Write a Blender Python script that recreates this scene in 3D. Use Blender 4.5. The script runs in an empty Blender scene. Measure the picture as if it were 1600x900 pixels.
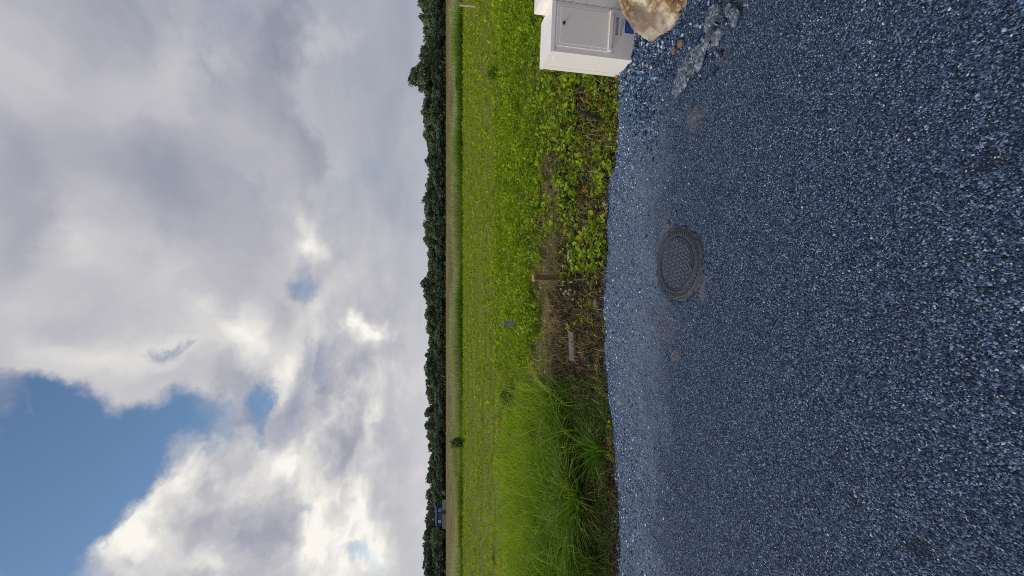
import bpy, bmesh, math, random
import numpy as np
from mathutils import Vector, Matrix, noise as mnoise

rng = np.random.default_rng(11)
random.seed(5)
scene = bpy.context.scene
COL = scene.collection

# ------------------------------------------------------------------ camera
F = 580.0                      # focal length in photograph pixels (1600 wide)
H = 1.6                        # eye height
PITCH = math.radians(10.55)
SP, CP = math.sin(PITCH), math.cos(PITCH)

cam_data = bpy.data.cameras.new("camera")
cam_data.sensor_fit = 'HORIZONTAL'
cam_data.sensor_width = 36.0
cam_data.lens = 36.0 * F / 1600.0
cam_data.clip_start = 0.05
cam_data.clip_end = 20000
cam = bpy.data.objects.new("camera", cam_data)
COL.objects.link(cam)
cam.matrix_world = Matrix(((0, 1, 0, 0), (-SP, 0, -CP, 0), (-CP, 0, SP, H), (0, 0, 0, 1)))   # phone held upright, picture stored sideways
scene.camera = cam


def ray(px, py):
    a = (px - 800) / F
    b = (450 - py) / F
    return np.array([b, CP - a * SP, -SP - a * CP])


def gp(px, py, z=0.0):
    """ground point seen at a pixel of the photograph"""
    r = ray(px, py)
    t = (z - H) / r[2]
    return Vector((r[0] * t, r[1] * t, z))


def at_depth(px, py, Y):
    r = ray(px, py)
    t = Y / r[1]
    return Vector((r[0] * t, Y, H + r[2] * t))


# ------------------------------------------------------------------ light
SUN_DIR = Vector((-0.82, 0.05, 0.60)).normalized()
sun_data = bpy.data.lights.new("sun", 'SUN')
sun_data.energy = 1.5
sun_data.angle = math.radians(16)
sun_data.color = (1.0, 0.93, 0.84)
sun = bpy.data.objects.new("sun", sun_data)
COL.objects.link(sun)
sun.rotation_euler = SUN_DIR.to_track_quat('Z', 'Y').to_euler()
sun.location = (-20, 10, 30)

scene.view_settings.view_transform = 'Standard'
scene.view_settings.look = 'None'
scene.view_settings.gamma = 1
scene.view_settings.exposure = 0.42

scene.cycles.filter_width = 1.0
scene.cycles.use_denoising = False

# ------------------------------------------------------------------ node helper


class G:
    """short hand for building node trees"""

    def __init__(self, tree):
        self.t = tree
        self.n = tree.nodes
        self.l = tree.links

    def put(self, sock, v):
        if isinstance(v, bpy.types.NodeSocket):
            self.l.new(v, sock)
        elif isinstance(v, (tuple, list)) and len(v) == 3 and sock.type == 'RGBA':
            sock.default_value = (*v, 1)
        else:
            sock.default_value = v

    def m(self, op, *args, clamp=False):
        n = self.n.new('ShaderNodeMath')
        n.operation = op
        n.use_clamp = clamp
        for i, a in enumerate(args):
            self.put(n.inputs[i], a)
        return n.outputs[0]

    def add(self, a, b): return self.m('ADD', a, b)
    def mul(self, a, b): return self.m('MULTIPLY', a, b)
    def sub(self, a, b): return self.m('SUBTRACT', a, b)
    def mad(self, a, b, c): return self.m('MULTIPLY_ADD', a, b, c)

    def v(self, op, *args, out=0):
        n = self.n.new('ShaderNodeVectorMath')
        n.operation = op
        for i, a in enumerate(args):
            if op == 'SCALE' and i == 1:
                self.put(n.inputs['Scale'], a)
            else:
                self.put(n.inputs[i], a)
        return n.outputs[out]

    def dot(self, a, b):
        return self.v('DOT_PRODUCT', a, b, out=1)

    def xyz(self, x, y, z):
        n = self.n.new('ShaderNodeCombineXYZ')
        for i, a in enumerate((x, y, z)):
            self.put(n.inputs[i], a)
        return n.outputs[0]

    def sep(self, v):
        n = self.n.new('ShaderNodeSeparateXYZ')
        self.put(n.inputs[0], v)
        return n.outputs

    def noise(self, vec, scale, detail=4, rough=0.5, dist=0.0, dim='3D', color=False):
        n = self.n.new('ShaderNodeTexNoise')
        n.noise_dimensions = dim
        self.put(n.inputs['Vector'], vec)
        n.inputs['Scale'].default_value = scale
        n.inputs['Detail'].default_value = detail
        n.inputs['Roughness'].default_value = rough
        n.inputs['Distortion'].default_value = dist
        return n.outputs[1 if color else 0]

    def voronoi(self, vec, scale, feature='F1', rnd=1.0):
        n = self.n.new('ShaderNodeTexVoronoi')
        n.feature = feature
        self.put(n.inputs['Vector'], vec)
        n.inputs['Scale'].default_value = scale
        n.inputs['Randomness'].default_value = rnd
        return n.outputs

    def step(self, v, lo, hi, smooth=True):
        n = self.n.new('ShaderNodeMapRange')
        n.interpolation_type = 'SMOOTHSTEP' if smooth else 'LINEAR'
        n.clamp = True
        self.put(n.inputs[0], v)
        n.inputs[1].default_value = lo
        n.inputs[2].default_value = hi
        return n.outputs[0]

    def ramp(self, v, stops, interp='LINEAR'):
        n = self.n.new('ShaderNodeValToRGB')
        n.color_ramp.interpolation = interp
        e = n.color_ramp.elements
        while len(e) < len(stops):
            e.new(0.5)
        for el, (p, c) in zip(e, stops):
            el.position = p
            el.color = (*c, 1)
        self.put(n.inputs[0], v)
        return n.outputs[0]

    def mix(self, f, a, b, mode='MIX'):
        n = self.n.new('ShaderNodeMix')
        n.data_type = 'RGBA'
        n.blend_type = mode
        self.put(n.inputs[0], f)
        self.put(n.inputs[6], a)
        self.put(n.inputs[7], b)
        return n.outputs[2]

    def coord(self, which='Object'):
        return self.n.new('ShaderNodeTexCoord').outputs[which]

    def attr(self, name, out=0):
        n = self.n.new('ShaderNodeAttribute')
        n.attribute_name = name
        return n.outputs[out]

    def bump(self, height, strength, dist):
        n = self.n.new('ShaderNodeBump')
        n.inputs['Strength'].default_value = strength
        n.inputs['Distance'].default_value = dist
        self.put(n.inputs['Height'], height)
        return n.outputs[0]


# ------------------------------------------------------------------ sky
world = bpy.data.worlds.new("World")
scene.world = world
world.use_nodes = True
world.node_tree.nodes.clear()
g = G(world.node_tree)
D = g.coord('Generated')
sky = g.n.new('ShaderNodeTexSky')
sky.sky_type = 'NISHITA'
sky.sun_disc = False
sky.sun_elevation = SUN_DIR.z and math.asin(SUN_DIR.z)
sky.sun_rotation = math.atan2(SUN_DIR.x, SUN_DIR.y)
sky.altitude = 100
sky.dust_density = 0.7


def blob(px, py, su, sv, ang=0.0):
    """a soft elliptical patch of sky centred on a direction"""
    e = 1.0
    unit = lambda q: q / np.linalg.norm(q)
    c = unit(ray(px, py))
    J = np.stack([(unit(ray(px + e, py)) - c) / e, (unit(ray(px, py + e)) - c) / e], 1)
    Pi = np.linalg.pinv(J)
    ca, sa = math.cos(math.radians(ang)), math.sin(math.radians(ang))
    A = (ca * Pi[0] + sa * Pi[1]) / su
    B = (-sa * Pi[0] + ca * Pi[1]) / sv
    u = g.dot(DW, tuple(A))
    v = g.dot(DW, tuple(B))
    r2 = g.mad(v, v, g.mul(u, u))
    return g.m('POWER', 0.36788, r2)


def total(terms, start=0.0):
    acc = start
    for w, b in terms:
        acc = g.mad(b, w, acc)
    return acc


sx, sy, sz = g.sep(D)
zz = g.m('MAXIMUM', sz, 0.0)
inv = g.m('DIVIDE', 1.0, g.add(zz, 0.70))
PL = g.xyz(g.mul(sx, inv), g.mul(sy, inv), 0.0)                 # a flat cloud deck, crowding to the horizon
wob = g.v('SUBTRACT', g.noise(PL, 3.0, 7, 0.6, color=True), (0.5, 0.5, 0.5))
DW = g.v('NORMALIZE', g.v('ADD', D, g.v('SCALE', wob, 0.40)))    # ragged outlines
PW = g.v('ADD', PL, g.v('SCALE', wob, 0.30))
big = g.noise(PW, 1.5, 3, 0.5)
fine = g.noise(PW, 2.3, 10, 0.54)
offs = (-0.09, 0.01, 0.0)
fine_sun = g.noise(g.v('ADD', PW, offs), 2.3, 6, 0.50)
relief = g.sub(fine, fine_sun)

hole = total([
    (1.3, blob(10, 805, 138, 158)), (0.95, blob(85, 705, 85, 74)), (1.0, blob(110, 800, 85, 95)),
    (0.85, blob(180, 740, 60, 70)), (0.55, blob(235, 690, 45, 40)), (0.55, blob(405, 632, 24, 34)), (0.27, blob(480, 455, 50, 28)),
    (0.34, blob(235, 555, 22, 18)), (0.25, blob(480, 770, 20, 26)), (0.34, blob(575, 850, 35, 22)), (0.35, blob(300, 670, 70, 30)),
    (-0.5, blob(600, 30, 60, 120)), (-0.5, blob(470, 60, 60, 120)), (-0.35, blob(-4, 668, 14, 26)), (-0.6, blob(-6, 770, 14, 30)), (-0.5, blob(300, 850, 110, 80)),
    (-0.4, blob(60, 540, 80, 40)), (0.7, blob(48, 645, 36, 36)),
])
dens = g.sub(g.add(g.mul(g.sub(fine, 0.5), 1.9), 0.5), hole)
cover = g.step(dens, -0.20, 0.42)

heap = total([(1.0, blob(430, 800, 190, 260)), (0.75, blob(545, 600, 70, 160)), (0.5, blob(510, 370, 70, 55))])   # where the heaped bright clouds stand
heap = g.m('MINIMUM', heap, 1.0)
tone = total([
    # soft grey deck up to the right
    (-0.24, blob(300, 285, 80, 75, 30)), (-0.16, blob(190, 50, 70, 90)), (-0.16, blob(60, 270, 55, 70)), (-0.14, blob(0, 380, 45, 80)),
    (0.14, blob(80, 150, 110, 60, 40)), (0.17, blob(120, 360, 50, 50)), (0.16, blob(20, 460, 60, 80)), (0.12, blob(230, 190, 55, 45)),
    (0.22, blob(80, 560, 90, 45)), (0.20, blob(170, 560, 60, 40)), (0.14, blob(290, 520, 110, 50)), (0.10, blob(250, 430, 90, 50)), (-0.10, blob(100, 325, 40, 30)),
    (-0.08, blob(400, 90, 60, 80)), (0.12, blob(330, 130, 50, 80, 30)),
    # paler strip and blue-grey veil beneath the rim
    (0.22, blob(492, 70, 22, 50, 30)), (-0.08, blob(600, 130, 75, 190)), (-0.12, blob(632, 250, 26, 190)),
    (-0.12, blob(560, 440, 60, 60)),
    # bright heaps
    (0.34, blob(495, 365, 28, 32)), (0.44, blob(568, 515, 20, 24)), (0.36, blob(600, 640, 22, 26)), (0.32, blob(545, 640, 18, 34)),
    (0.30, blob(360, 860, 60, 40)), (0.36, blob(240, 830, 36, 60)), (0.26, blob(290, 745, 40, 30)), (0.28, blob(470, 690, 50, 40)),
    (0.30, blob(590, 800, 26, 90)), (0.20, blob(430, 590, 26, 40)), (0.20, blob(340, 540, 60, 40)), (0.25, blob(500, 830, 40, 40)),
    (-0.24, blob(335, 625, 55, 42)), (-0.26, blob(410, 800, 70, 60)), (-0.16, blob(520, 600, 40, 60)), (-0.16, blob(540, 720, 26, 60)),
    (-0.12, blob(430, 660, 40, 40)), (0.10, blob(630, 780, 24, 200)),
], 0.44)
contrast = g.mad(heap, 1.0, 0.22)
tone = g.mad(g.sub(big, 0.5), 0.30, tone)
tone = g.mad(g.mul(g.sub(fine, 0.5), contrast), 1.1, tone)
tone = g.mad(g.mul(relief, contrast), 2.7, tone)
tone = g.mad(heap, 0.22, tone)
fringe = g.m('POWER', 0.36788, g.m('POWER', g.m('ABSOLUTE', g.mul(g.sub(dens, 0.34), 1 / 0.17)), 2.0))
tone = g.mad(fringe, g.mad(heap, 0.10, 0.08), tone)
streak = g.noise(g.xyz(g.mul(sx, 2.6), g.mul(sy, 2.6), g.mul(sz, 9.5)), 1.0, 5, 0.5, 0.6)
# lower rim of the near deck: a dark underside with the farther, paler clouds showing beneath it
def great_circle(p, q):
    n = np.cross(ray(*p), ray(*q))
    n = n / np.linalg.norm(n)
    return tuple(n if n[2] > 0 else -n)


s_rim = g.dot(DW, great_circle((447, 0), (533, 260)))
s_left = g.dot(DW, great_circle((545, 285), (400, 560)))
rim = g.m('MINIMUM', s_rim, s_left)
under = g.m('POWER', 0.36788, g.m('POWER', g.m('ABSOLUTE', g.mul(s_rim, 1 / 0.085)), 1.5))
on_deck = g.step(g.mad(g.sub(fine, 0.5), 0.05, rim), -0.016, 0.042)
right = g.step(g.dot(D, (1.0, 0.0, 0.0)), -0.05, 0.25)
tone = g.mad(g.mul(g.mul(under, on_deck), right), -0.30, tone)
tone = g.mad(g.sub(1.0, on_deck), g.mul(g.sub(1.0, heap), 0.06), tone)
tone = g.mad(g.sub(1.0, on_deck), g.mul(g.sub(streak, 0.5), 0.62), tone)
grey = g.ramp(tone, [(0.0, (.21, .23, .295)), (0.22, (.30, .315, .385)), (0.42, (.395, .395, .455)), (0.62, (.52, .515, .54)),
                     (0.82, (.70, .685, .66)), (1.0, (.90, .87, .81))])
haze_low = g.m('POWER', g.sub(1.0, g.m('MINIMUM', g.mul(zz, 6.5), 1.0)), 1.6)
side = g.step(g.dot(D, (-0.85, 0.5, 0.0)), -0.35, 0.95)
hz_col = g.mix(side, (.30, .345, .42), (.64, .65, .665))
veil = g.mul(g.mul(g.sub(1.0, on_deck), right), 0.36)
grey = g.mix(veil, grey, (.335, .385, .455))
grey = g.mix(g.mul(haze_low, 0.62), grey, hz_col)
bg_sky = g.n.new('ShaderNodeBackground')
g.put(bg_sky.inputs[0], g.mix(1.0, sky.outputs[0], (.92, 1.08, 1.14), 'MULTIPLY'))
bg_sky.inputs[1].default_value = 0.074
bg_cloud = g.n.new('ShaderNodeBackground')
g.put(bg_cloud.inputs[0], grey)
bg_cloud.inputs[1].default_value = 0.80
mixw = g.n.new('ShaderNodeMixShader')
cov2 = g.m('MAXIMUM', cover, haze_low)
g.put(mixw.inputs[0], cov2)
g.l.new(bg_sky.outputs[0], mixw.inputs[1])
g.l.new(bg_cloud.outputs[0], mixw.inputs[2])
wout = g.n.new('ShaderNodeOutputWorld')
g.l.new(mixw.outputs[0], wout.inputs[0])

# ------------------------------------------------------------------ building helpers


def new_mat(name):
    m = bpy.data.materials.new(name)
    m.use_nodes = True
    m.node_tree.nodes.clear()
    gg = G(m.node_tree)
    out = gg.n.new('ShaderNodeOutputMaterial')
    return m, gg, out


def principled(gg, out, base, rough=0.6, normal=None, spec=0.5, metal=0.0):
    p = gg.n.new('ShaderNodeBsdfPrincipled')
    gg.put(p.inputs['Base Color'], base)
    gg.put(p.inputs['Roughness'], rough)
    gg.put(p.inputs['Metallic'], metal)
    gg.put(p.inputs['Specular IOR Level'], spec)
    if normal is not None:
        gg.l.new(normal, p.inputs['Normal'])
    if out is not None:
        gg.l.new(p.outputs[0], out.inputs[0])
    return p


def simple_mat(name, ca, cb, scale=20, rough=0.6, bump=0.3, dist=0.004, spec=0.4, detail=5, metal=0.0):
    m, gg, out = new_mat(name)
    c = gg.coord()
    n = gg.noise(c, scale, detail, 0.6)
    f = gg.step(n, 0.3, 0.7)
    principled(gg, out, gg.mix(f, ca, cb), rough, gg.bump(n, bump, dist), spec, metal)
    return m


def leaf_mat(name, trans=0.35, rough=0.5, spec=0.3):
    """colour of each blade or leaf is carried by the mesh"""
    m, gg, out = new_mat(name)
    col = gg.attr('tint')
    p = principled(gg, None, col, rough, None, spec)
    t = gg.n.new('ShaderNodeBsdfTranslucent')
    gg.put(t.inputs[0], gg.mix(1.0, col, (1.15, 1.2, 0.5), 'MULTIPLY'))
    mx = gg.n.new('ShaderNodeMixShader')
    mx.inputs[0].default_value = trans
    gg.l.new(p.outputs[0], mx.inputs[1])
    gg.l.new(t.outputs[0], mx.inputs[2])
    gg.l.new(mx.outputs[0], out.inputs[0])
    return m


def tint_mat(name, rough=0.8, spec=0.3, bump_scale=0):
    m, gg, out = new_mat(name)
    nrm = None
    if bump_scale:
        nrm = gg.bump(gg.noise(gg.coord(), bump_scale, 3), 0.5, 0.002)
    principled(gg, out, gg.attr('tint'), rough, nrm, spec)
    return m


def np_mesh(name, verts, faces, tint=None, smooth=False):
    """faces: (n,3) or (n,4) array"""
    me = bpy.data.meshes.new(name)
    verts = np.asarray(verts, np.float32)
    faces = np.asarray(faces, np.int32)
    k = faces.shape[1]
    me.vertices.add(len(verts))
    me.vertices.foreach_set('co', verts.ravel())
    me.loops.add(faces.size)
    me.loops.foreach_set('vertex_index', faces.ravel())
    me.polygons.add(len(faces))
    me.polygons.foreach_set('loop_start', np.arange(0, faces.size, k, dtype=np.int32))
    if smooth:
        me.polygons.foreach_set('use_smooth', np.ones(len(faces), bool))
    me.update(calc_edges=True)
    if tint is not None:
        a = me.attributes.new('tint', 'FLOAT_COLOR', 'POINT')
        c = np.ones((len(verts), 4), np.float32)
        c[:, :3] = tint
        a.data.foreach_set('color', c.ravel())
    return me


def link(name, me, mat=None, parent=None, loc=None):
    o = bpy.data.objects.new(name, me)
    COL.objects.link(o)
    if mat is not None and me is not None and len(me.materials) == 0:
        me.materials.append(mat)
    if parent is not None:
        o.parent = parent
    if loc is not None:
        o.location = loc
    return o


def tag(o, label=None, category=None, group=None, kind=None):
    if label: o['label'] = label
    if category: o['category'] = category
    if group: o['group'] = group
    if kind: o['kind'] = kind
    return o


def empty(name, loc, rz=0.0):
    o = bpy.data.objects.new(name, None)
    COL.objects.link(o)
    o.empty_display_size = 0.1
    o.location = loc
    o.rotation_euler = (0, 0, rz)
    return o


def bm_obj(name, bm, mat, parent=None, loc=None, smooth=False, bevel=0.0, segs=2, sharp=35):
    me = bpy.data.meshes.new(name)
    if bevel:
        bmesh.ops.bevel(bm, geom=[e for e in bm.edges if e.is_manifold and e.calc_face_angle(0) > 0.5], offset=bevel,
                        segments=segs, affect='EDGES', profile=0.5)
    bmesh.ops.recalc_face_normals(bm, faces=bm.faces)
    bm.to_mesh(me)
    bm.free()
    if smooth:
        me.polygons.foreach_set('use_smooth', np.ones(len(me.polygons), bool))
        me.set_sharp_from_angle(angle=math.radians(sharp))
    return link(name, me, mat, parent, loc)


def add_box(bm, lo, hi):
    vs = [bm.verts.new((x, y, z)) for x in (lo[0], hi[0]) for y in (lo[1], hi[1]) for z in (lo[2], hi[2])]
    for f in ((0, 1, 3, 2), (4, 6, 7, 5), (0, 4, 5, 1), (2, 3, 7, 6), (0, 2, 6, 4), (1, 5, 7, 3)):
        bm.faces.new([vs[i] for i in f])
    return vs


def fbm(x, y, seed=0, octaves=4, base=1.0, gain=0.5):
    """value noise on arrays, about -1..1"""
    out = np.zeros_like(x, float)
    amp, fr, tot = 1.0, base, 0.0
    for o in range(octaves):
        xs, ys = x * fr + 17.3 * o + seed * 5.1, y * fr - 9.7 * o + seed * 3.7
        xi, yi = np.floor(xs).astype(np.int64), np.floor(ys).astype(np.int64)
        xf, yf = xs - xi, ys - yi
        u, v = xf * xf * (3 - 2 * xf), yf * yf * (3 - 2 * yf)

        def h(a, b):
            n = (a * 374761393 + b * 668265263 + (seed + o) * 2147483647) & 0xffffffff
            n = ((n ^ (n >> 13)) * 1274126177) & 0xffffffff
            return ((n ^ (n >> 16)) & 0xffff) / 32767.5 - 1
        val = (h(xi, yi) * (1 - u) + h(xi + 1, yi) * u) * (1 - v) + (h(xi, yi + 1) * (1 - u) + h(xi + 1, yi + 1) * u) * v
        out += amp * val
        tot += amp
        amp *= gain
        fr *= 2.03
    return out / tot


# ------------------------------------------------------------------ lie of the land
EDGE_PX = [(966, 118), (964, 135), (964, 190), (961, 235), (960, 258), (950, 280), (948, 300), (949, 330), (946, 352), (948, 385),
           (945.5, 405), (946, 430), (943, 470), (941, 490), (945, 505), (942, 540), (944, 565), (948, 592), (948, 620), (954, 650),
           (957, 690), (961, 730), (964, 770), (965, 830), (966, 899)]
_e = sorted([tuple(gp(*p)[:2]) for p in EDGE_PX])
EX, EY = np.array([p[0] for p in _e]), np.array([p[1] for p in _e])


def edge_y(x):
    """where the gravelled asphalt stops and the soil begins"""
    x = np.asarray(x, float)
    return np.interp(x, EX, EY) + 0.02 * fbm(x, x * 0 + 3.1, 4, 3, 9.0)


def ground_z(x, y):
    x = np.asarray(x, float)
    y = np.asarray(y, float)
    ey = edge_y(x)
    past = y - ey
    z = np.where(past < 0.0, -0.03, -0.03 + 0.075 * np.clip(past / 1.6, 0, 1))
    rough = np.clip(past / 0.3, 0, 1) * np.clip((16 - y) / 8, 0.0, 1)
    z = z + rough * (0.045 * fbm(x, y, 2, 4, 1.1) + 0.018 * fbm(x, y, 5, 3, 6.0))
    # heavier soil thrown up by the left tussocks
    far = np.clip((y - 29.0) / 2.0, 0, 1) * np.clip((73 - y) / 20.0, 0, 1)
    z = z - 0.10 * far
    furrow = np.clip((y - 60) / 8, 0, 1) * np.clip((186 - y) / 4, 0, 1)
    z = z + furrow * 0.09 * np.sin((y + 0.020 * (x + 8) ** 2 * np.clip(1.0 - (y - 60) / 200, 0, 1)) * 2 * math.pi / 7.5)
    return z


def grid_mesh(name, xs, ys, zf):
    X, Y = np.meshgrid(xs, ys)
    Z = zf(X, Y)
    v = np.stack([X.ravel(), Y.ravel(), Z.ravel()], 1)
    nx, ny = len(xs), len(ys)
    i = np.arange(nx * ny).reshape(ny, nx)
    f = np.stack([i[:-1, :-1].ravel(), i[:-1, 1:].ravel(), i[1:, 1:].ravel(), i[1:, :-1].ravel()], 1)
    return np_mesh(name, v, f, smooth=True)


def geo(a, b, n):
    return a * (b / a) ** (np.arange(1, n + 1) / n)


# ground: one sheet to the horizon
m_ground, gg, out = new_mat('soil_and_field')
P = gg.coord()
px_, py_, pz_ = gg.sep(P)
wobble = gg.mul(gg.sub(gg.noise(P, 0.9, 4), 0.5), 1.6)
yy = gg.add(py_, wobble)
n1 = gg.noise(P, 7, 6, 0.62)
n2 = gg.noise(P, 60, 4, 0.6)
n3 = gg.noise(gg.v('MULTIPLY', P, (0.35, 1.1, 1.0)), 1.3, 5, 0.6)
soil = gg.ramp(n1, [(0.25, (.004, .003, .002)), (0.5, (.011, .007, .005)), (0.66, (.034, .021, .012)), (0.85, (.11, .075, .046))])
soil = gg.mix(gg.mul(gg.step(n2, 0.55, 0.8), 0.4), soil, (.045, .031, .019))
straw = gg.ramp(n2, [(0.25, (.065, .052, .020)), (0.5, (.20, .16, .075)), (0.8, (.34, .28, .15))])
strawf = gg.mul(gg.step(gg.noise(P, 1.7, 4), 0.30, 0.58), gg.mul(gg.step(yy, 4.6, 5.3), 0.9))
near = gg.mix(strawf, soil, straw)
fieldc = gg.ramp(n3, [(0.2, (.055, .098, .008)), (0.45, (.115, .160, .013)), (0.60, (.175, .195, .022)), (0.78, (.26, .215, .060))])
fieldc = gg.mix(gg.mul(gg.step(n2, 0.4, 0.8), 0.35), fieldc, (.055, .08, .012))
c1 = gg.mix(gg.step(yy, 5.9, 7.4), near, fieldc)
stripes = gg.noise(gg.v('MULTIPLY', P, (0.02, 0.9, 1.0)), 0.5, 5, 0.7)
ploughed = gg.ramp(stripes, [(0.25, (.070, .056, .014)), (0.45, (.135, .115, .034)), (0.6, (.195, .175, .056)), (0.8, (.160, .175, .040))])
rowp = gg.add(py_, gg.mul(gg.m('POWER', gg.add(px_, 8.0), 2.0), 0.016))
rows_ = gg.m('SINE', gg.mul(gg.mad(gg.noise(P, .08, 3), 5.0, rowp), 2 * math.pi / 7.5))
ploughed = gg.mix(gg.mul(gg.step(rows_, -.2, .7), .75), ploughed, (.075, .058, .018))
c2 = gg.mix(gg.step(py_, 33, 40), c1, ploughed)
c3 = gg.mix(gg.step(py_, 176, 186), c2, (.085, .085, .045))
hgt = gg.mad(n2, 0.4, n1)
principled(gg, out, c3, 0.9, gg.bump(hgt, 0.8, 0.03), 0.15)

xs_n = np.arange(-9, 9.001, 0.075)
xs = np.concatenate([-geo(9, 5000, 46)[::-1], xs_n, geo(9, 5000, 46)])
ys = np.concatenate([-geo(5, 5000, 16)[::-1], np.arange(-5, 3, 0.5), np.arange(3, 9, 0.05), geo(9, 60, 90), np.arange(60.6, 190, 0.62), geo(190, 9000, 30)])
tag(link('ground', grid_mesh('ground', xs, ys, ground_z), m_ground), kind='structure')

# ------------------------------------------------------------------ asphalt with loose gravel
m_road, gg, out = new_mat('worn_asphalt')
P = gg.coord()
px_, py_, pz_ = gg.sep(P)
v1 = gg.voronoi(P, 185)
v2 = gg.voronoi(P, 70)
cellr = gg.sep(v1[1])[0]
n_m = gg.noise(P, 22, 5, 0.6)
n_l = gg.noise(P, 3.0, 5, 0.6)
base = gg.ramp(cellr, [(0.0, (.005, .008, .018)), (0.35, (.020, .036, .074)), (0.65, (.046, .080, .150)), (0.88, (.100, .155, .250)), (1.0, (.27, .35, .45))])
base = gg.mix(gg.mul(gg.step(n_m, 0.52, 0.7), 0.45), base, (.008, .012, .020))
dusty = gg.mul(gg.step(gg.add(py_, gg.mul(gg.sub(n_l, 0.5), 0.8)), 2.30, 2.85), 0.75)
base = gg.mix(dusty, base, gg.ramp(n_m, [(0.25, (.080, .115, .175)), (0.6, (.22, .28, .37)), (0.85, (.40, .46, .53))]))


def stain(base, p, rx, ry, colr, amt):
    d = gg.v('LENGTH', gg.v('MULTIPLY', gg.v('SUBTRACT', P, (p.x, p.y, 0)), (1 / rx, 1 / ry, 0)), out=1)
    f = gg.mul(gg.step(gg.add(d, gg.mul(gg.sub(n_m, 0.5), 2.6)), 1.1, 0.45), amt)
    return gg.mix(f, base, colr)


for (qx, qy, rx, ry, am) in ((1055, 555, .06, .06, .8), (1040, 515, .16, .13, .55), (1030, 480, .09, .16, .4), (1083, 190, .10, .08, .7), (1095, 178, .05, .08, .5),
                             (1097, 462, .06, .05, .75), (1030, 345, .10, .16, .35), (1092, 440, .05, .12, .6), (1040, 350, .09, .06, .5), (1128, 90, .10, .05, .5)):
    base = stain(base, gp(qx, qy), rx, ry, (.17, .16, .17), am * .7)
for (qx, qy, r) in ((1133, 180, .022), (1430, 855, .05), (1340, 790, .035), (1500, 590, .03), (1550, 250, .04), (1110, 395, .02)):
    base = stain(base, gp(qx, qy), r, r, (.010, .013, .020), 0.65)
hb = gg.mad(gg.m('MULTIPLY', v1[0], -1.0), 1.0, gg.mul(n_m, 0.55))
hb = gg.mad(gg.m('MULTIPLY', v2[0], -1.0), 0.7, hb)
principled(gg, out, base, gg.ramp(cellr, [(0, (.75,) * 3), (1, (.42,) * 3)]), gg.bump(hb, 0.9, 0.008), 0.2)


def road_z(X, Y):
    z = 0.006 * fbm(X, Y, 8, 3, 1.3) + 0.0035 * fbm(X, Y, 9, 3, 22.0)
    past = Y - edge_y(X)
    z = z - 0.05 * np.clip((past + 0.06) / 0.10, 0, 1) ** 1.5
    # heaped coarse gravel beside the boulder
    c = gp(1010, 95)
    z = z + 0.020 * np.exp(-(((X - c.x) / 0.5) ** 2 + ((Y - c.y) / 0.35) ** 2)) * (1 + fbm(X, Y, 21, 3, 9.0))
    m = gp(1059, 412)
    r = np.hypot(X - m.x, Y - m.y)
    z = np.where(r < 0.27, np.minimum(z, -0.012), z)
    return z


rx_ = np.concatenate([-geo(3.3, 60, 20)[::-1], np.arange(-3.3, 3.301, 0.014), geo(3.3, 60, 20)])
tt = np.concatenate([-geo(1, 12, 14)[::-1], np.linspace(-1, 0, 16)[1:], np.linspace(0, 1, 210)[1:]])


def road_mesh():
    """rows follow the ragged far edge"""
    X = np.repeat(rx_[None, :], len(tt), 0)
    E = edge_y(rx_) + 0.05
    T = tt[:, None]
    Y = np.where(T >= 0, 0.4 + T * (E[None, :] - 0.4), 0.4 + T)
    Z = road_z(X, Y)
    v = np.stack([X.ravel(), Y.ravel(), Z.ravel()], 1)
    ny, nx = X.shape
    i = np.arange(nx * ny).reshape(ny, nx)
    f = np.stack([i[:-1, :-1].ravel(), i[:-1, 1:].ravel(), i[1:, 1:].ravel(), i[1:, :-1].ravel()], 1)
    return np_mesh('asphalt_yard', v, f, smooth=True)


tag(link('asphalt_yard', road_mesh(), m_road), kind='structure')

# stone chips: tiny eight-sided stones, half sunk
OCT_V = np.array([(1, 0, 0), (-1, 0, 0), (0, 1, 0), (0, -1, 0), (0, 0, 1), (0, 0, -1)], float)
OCT_F = np.array([(0, 2, 4), (2, 1, 4), (1, 3, 4), (3, 0, 4), (2, 0, 5), (1, 2, 5), (3, 1, 5), (0, 3, 5)])


def chips_mesh(name, xy, size, tint, flat=0.6, sink=0.1):
    n = len(xy)
    s = size[:, None, None]
    v = OCT_V[None] * (1 + rng.uniform(-.35, .35, (n, 6, 3))) + rng.uniform(-.28, .28, (n, 6, 3))
    v = v * np.stack([np.ones(n), rng.uniform(.55, .95, n), np.full(n, flat) * rng.uniform(.7, 1.1, n)], 1)[:, None, :] * s
    az = rng.uniform(0, 2 * math.pi, n)
    tilt = rng.normal(0, .35, n)
    ct, st = np.cos(tilt)[:, None], np.sin(tilt)[:, None]
    y, z = v[..., 1] * ct - v[..., 2] * st, v[..., 1] * st + v[..., 2] * ct
    x = v[..., 0]
    ca, sa = np.cos(az)[:, None], np.sin(az)[:, None]
    v = np.stack([x * ca - y * sa, x * sa + y * ca, z], 2)
    z0 = np.maximum(road_z(xy[:, 0], xy[:, 1]), ground_z(xy[:, 0], xy[:, 1]))
    v[..., 0] += xy[:, 0:1]
    v[..., 1] += xy[:, 1:2]
    v[..., 2] += (z0 + size * sink)[:, None]
    f = (OCT_F[None] + 6 * np.arange(n)[:, None, None]).reshape(-1, 3)
    return np_mesh(name, v.reshape(-1, 3), f, np.repeat(tint, 6, 0))


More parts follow.
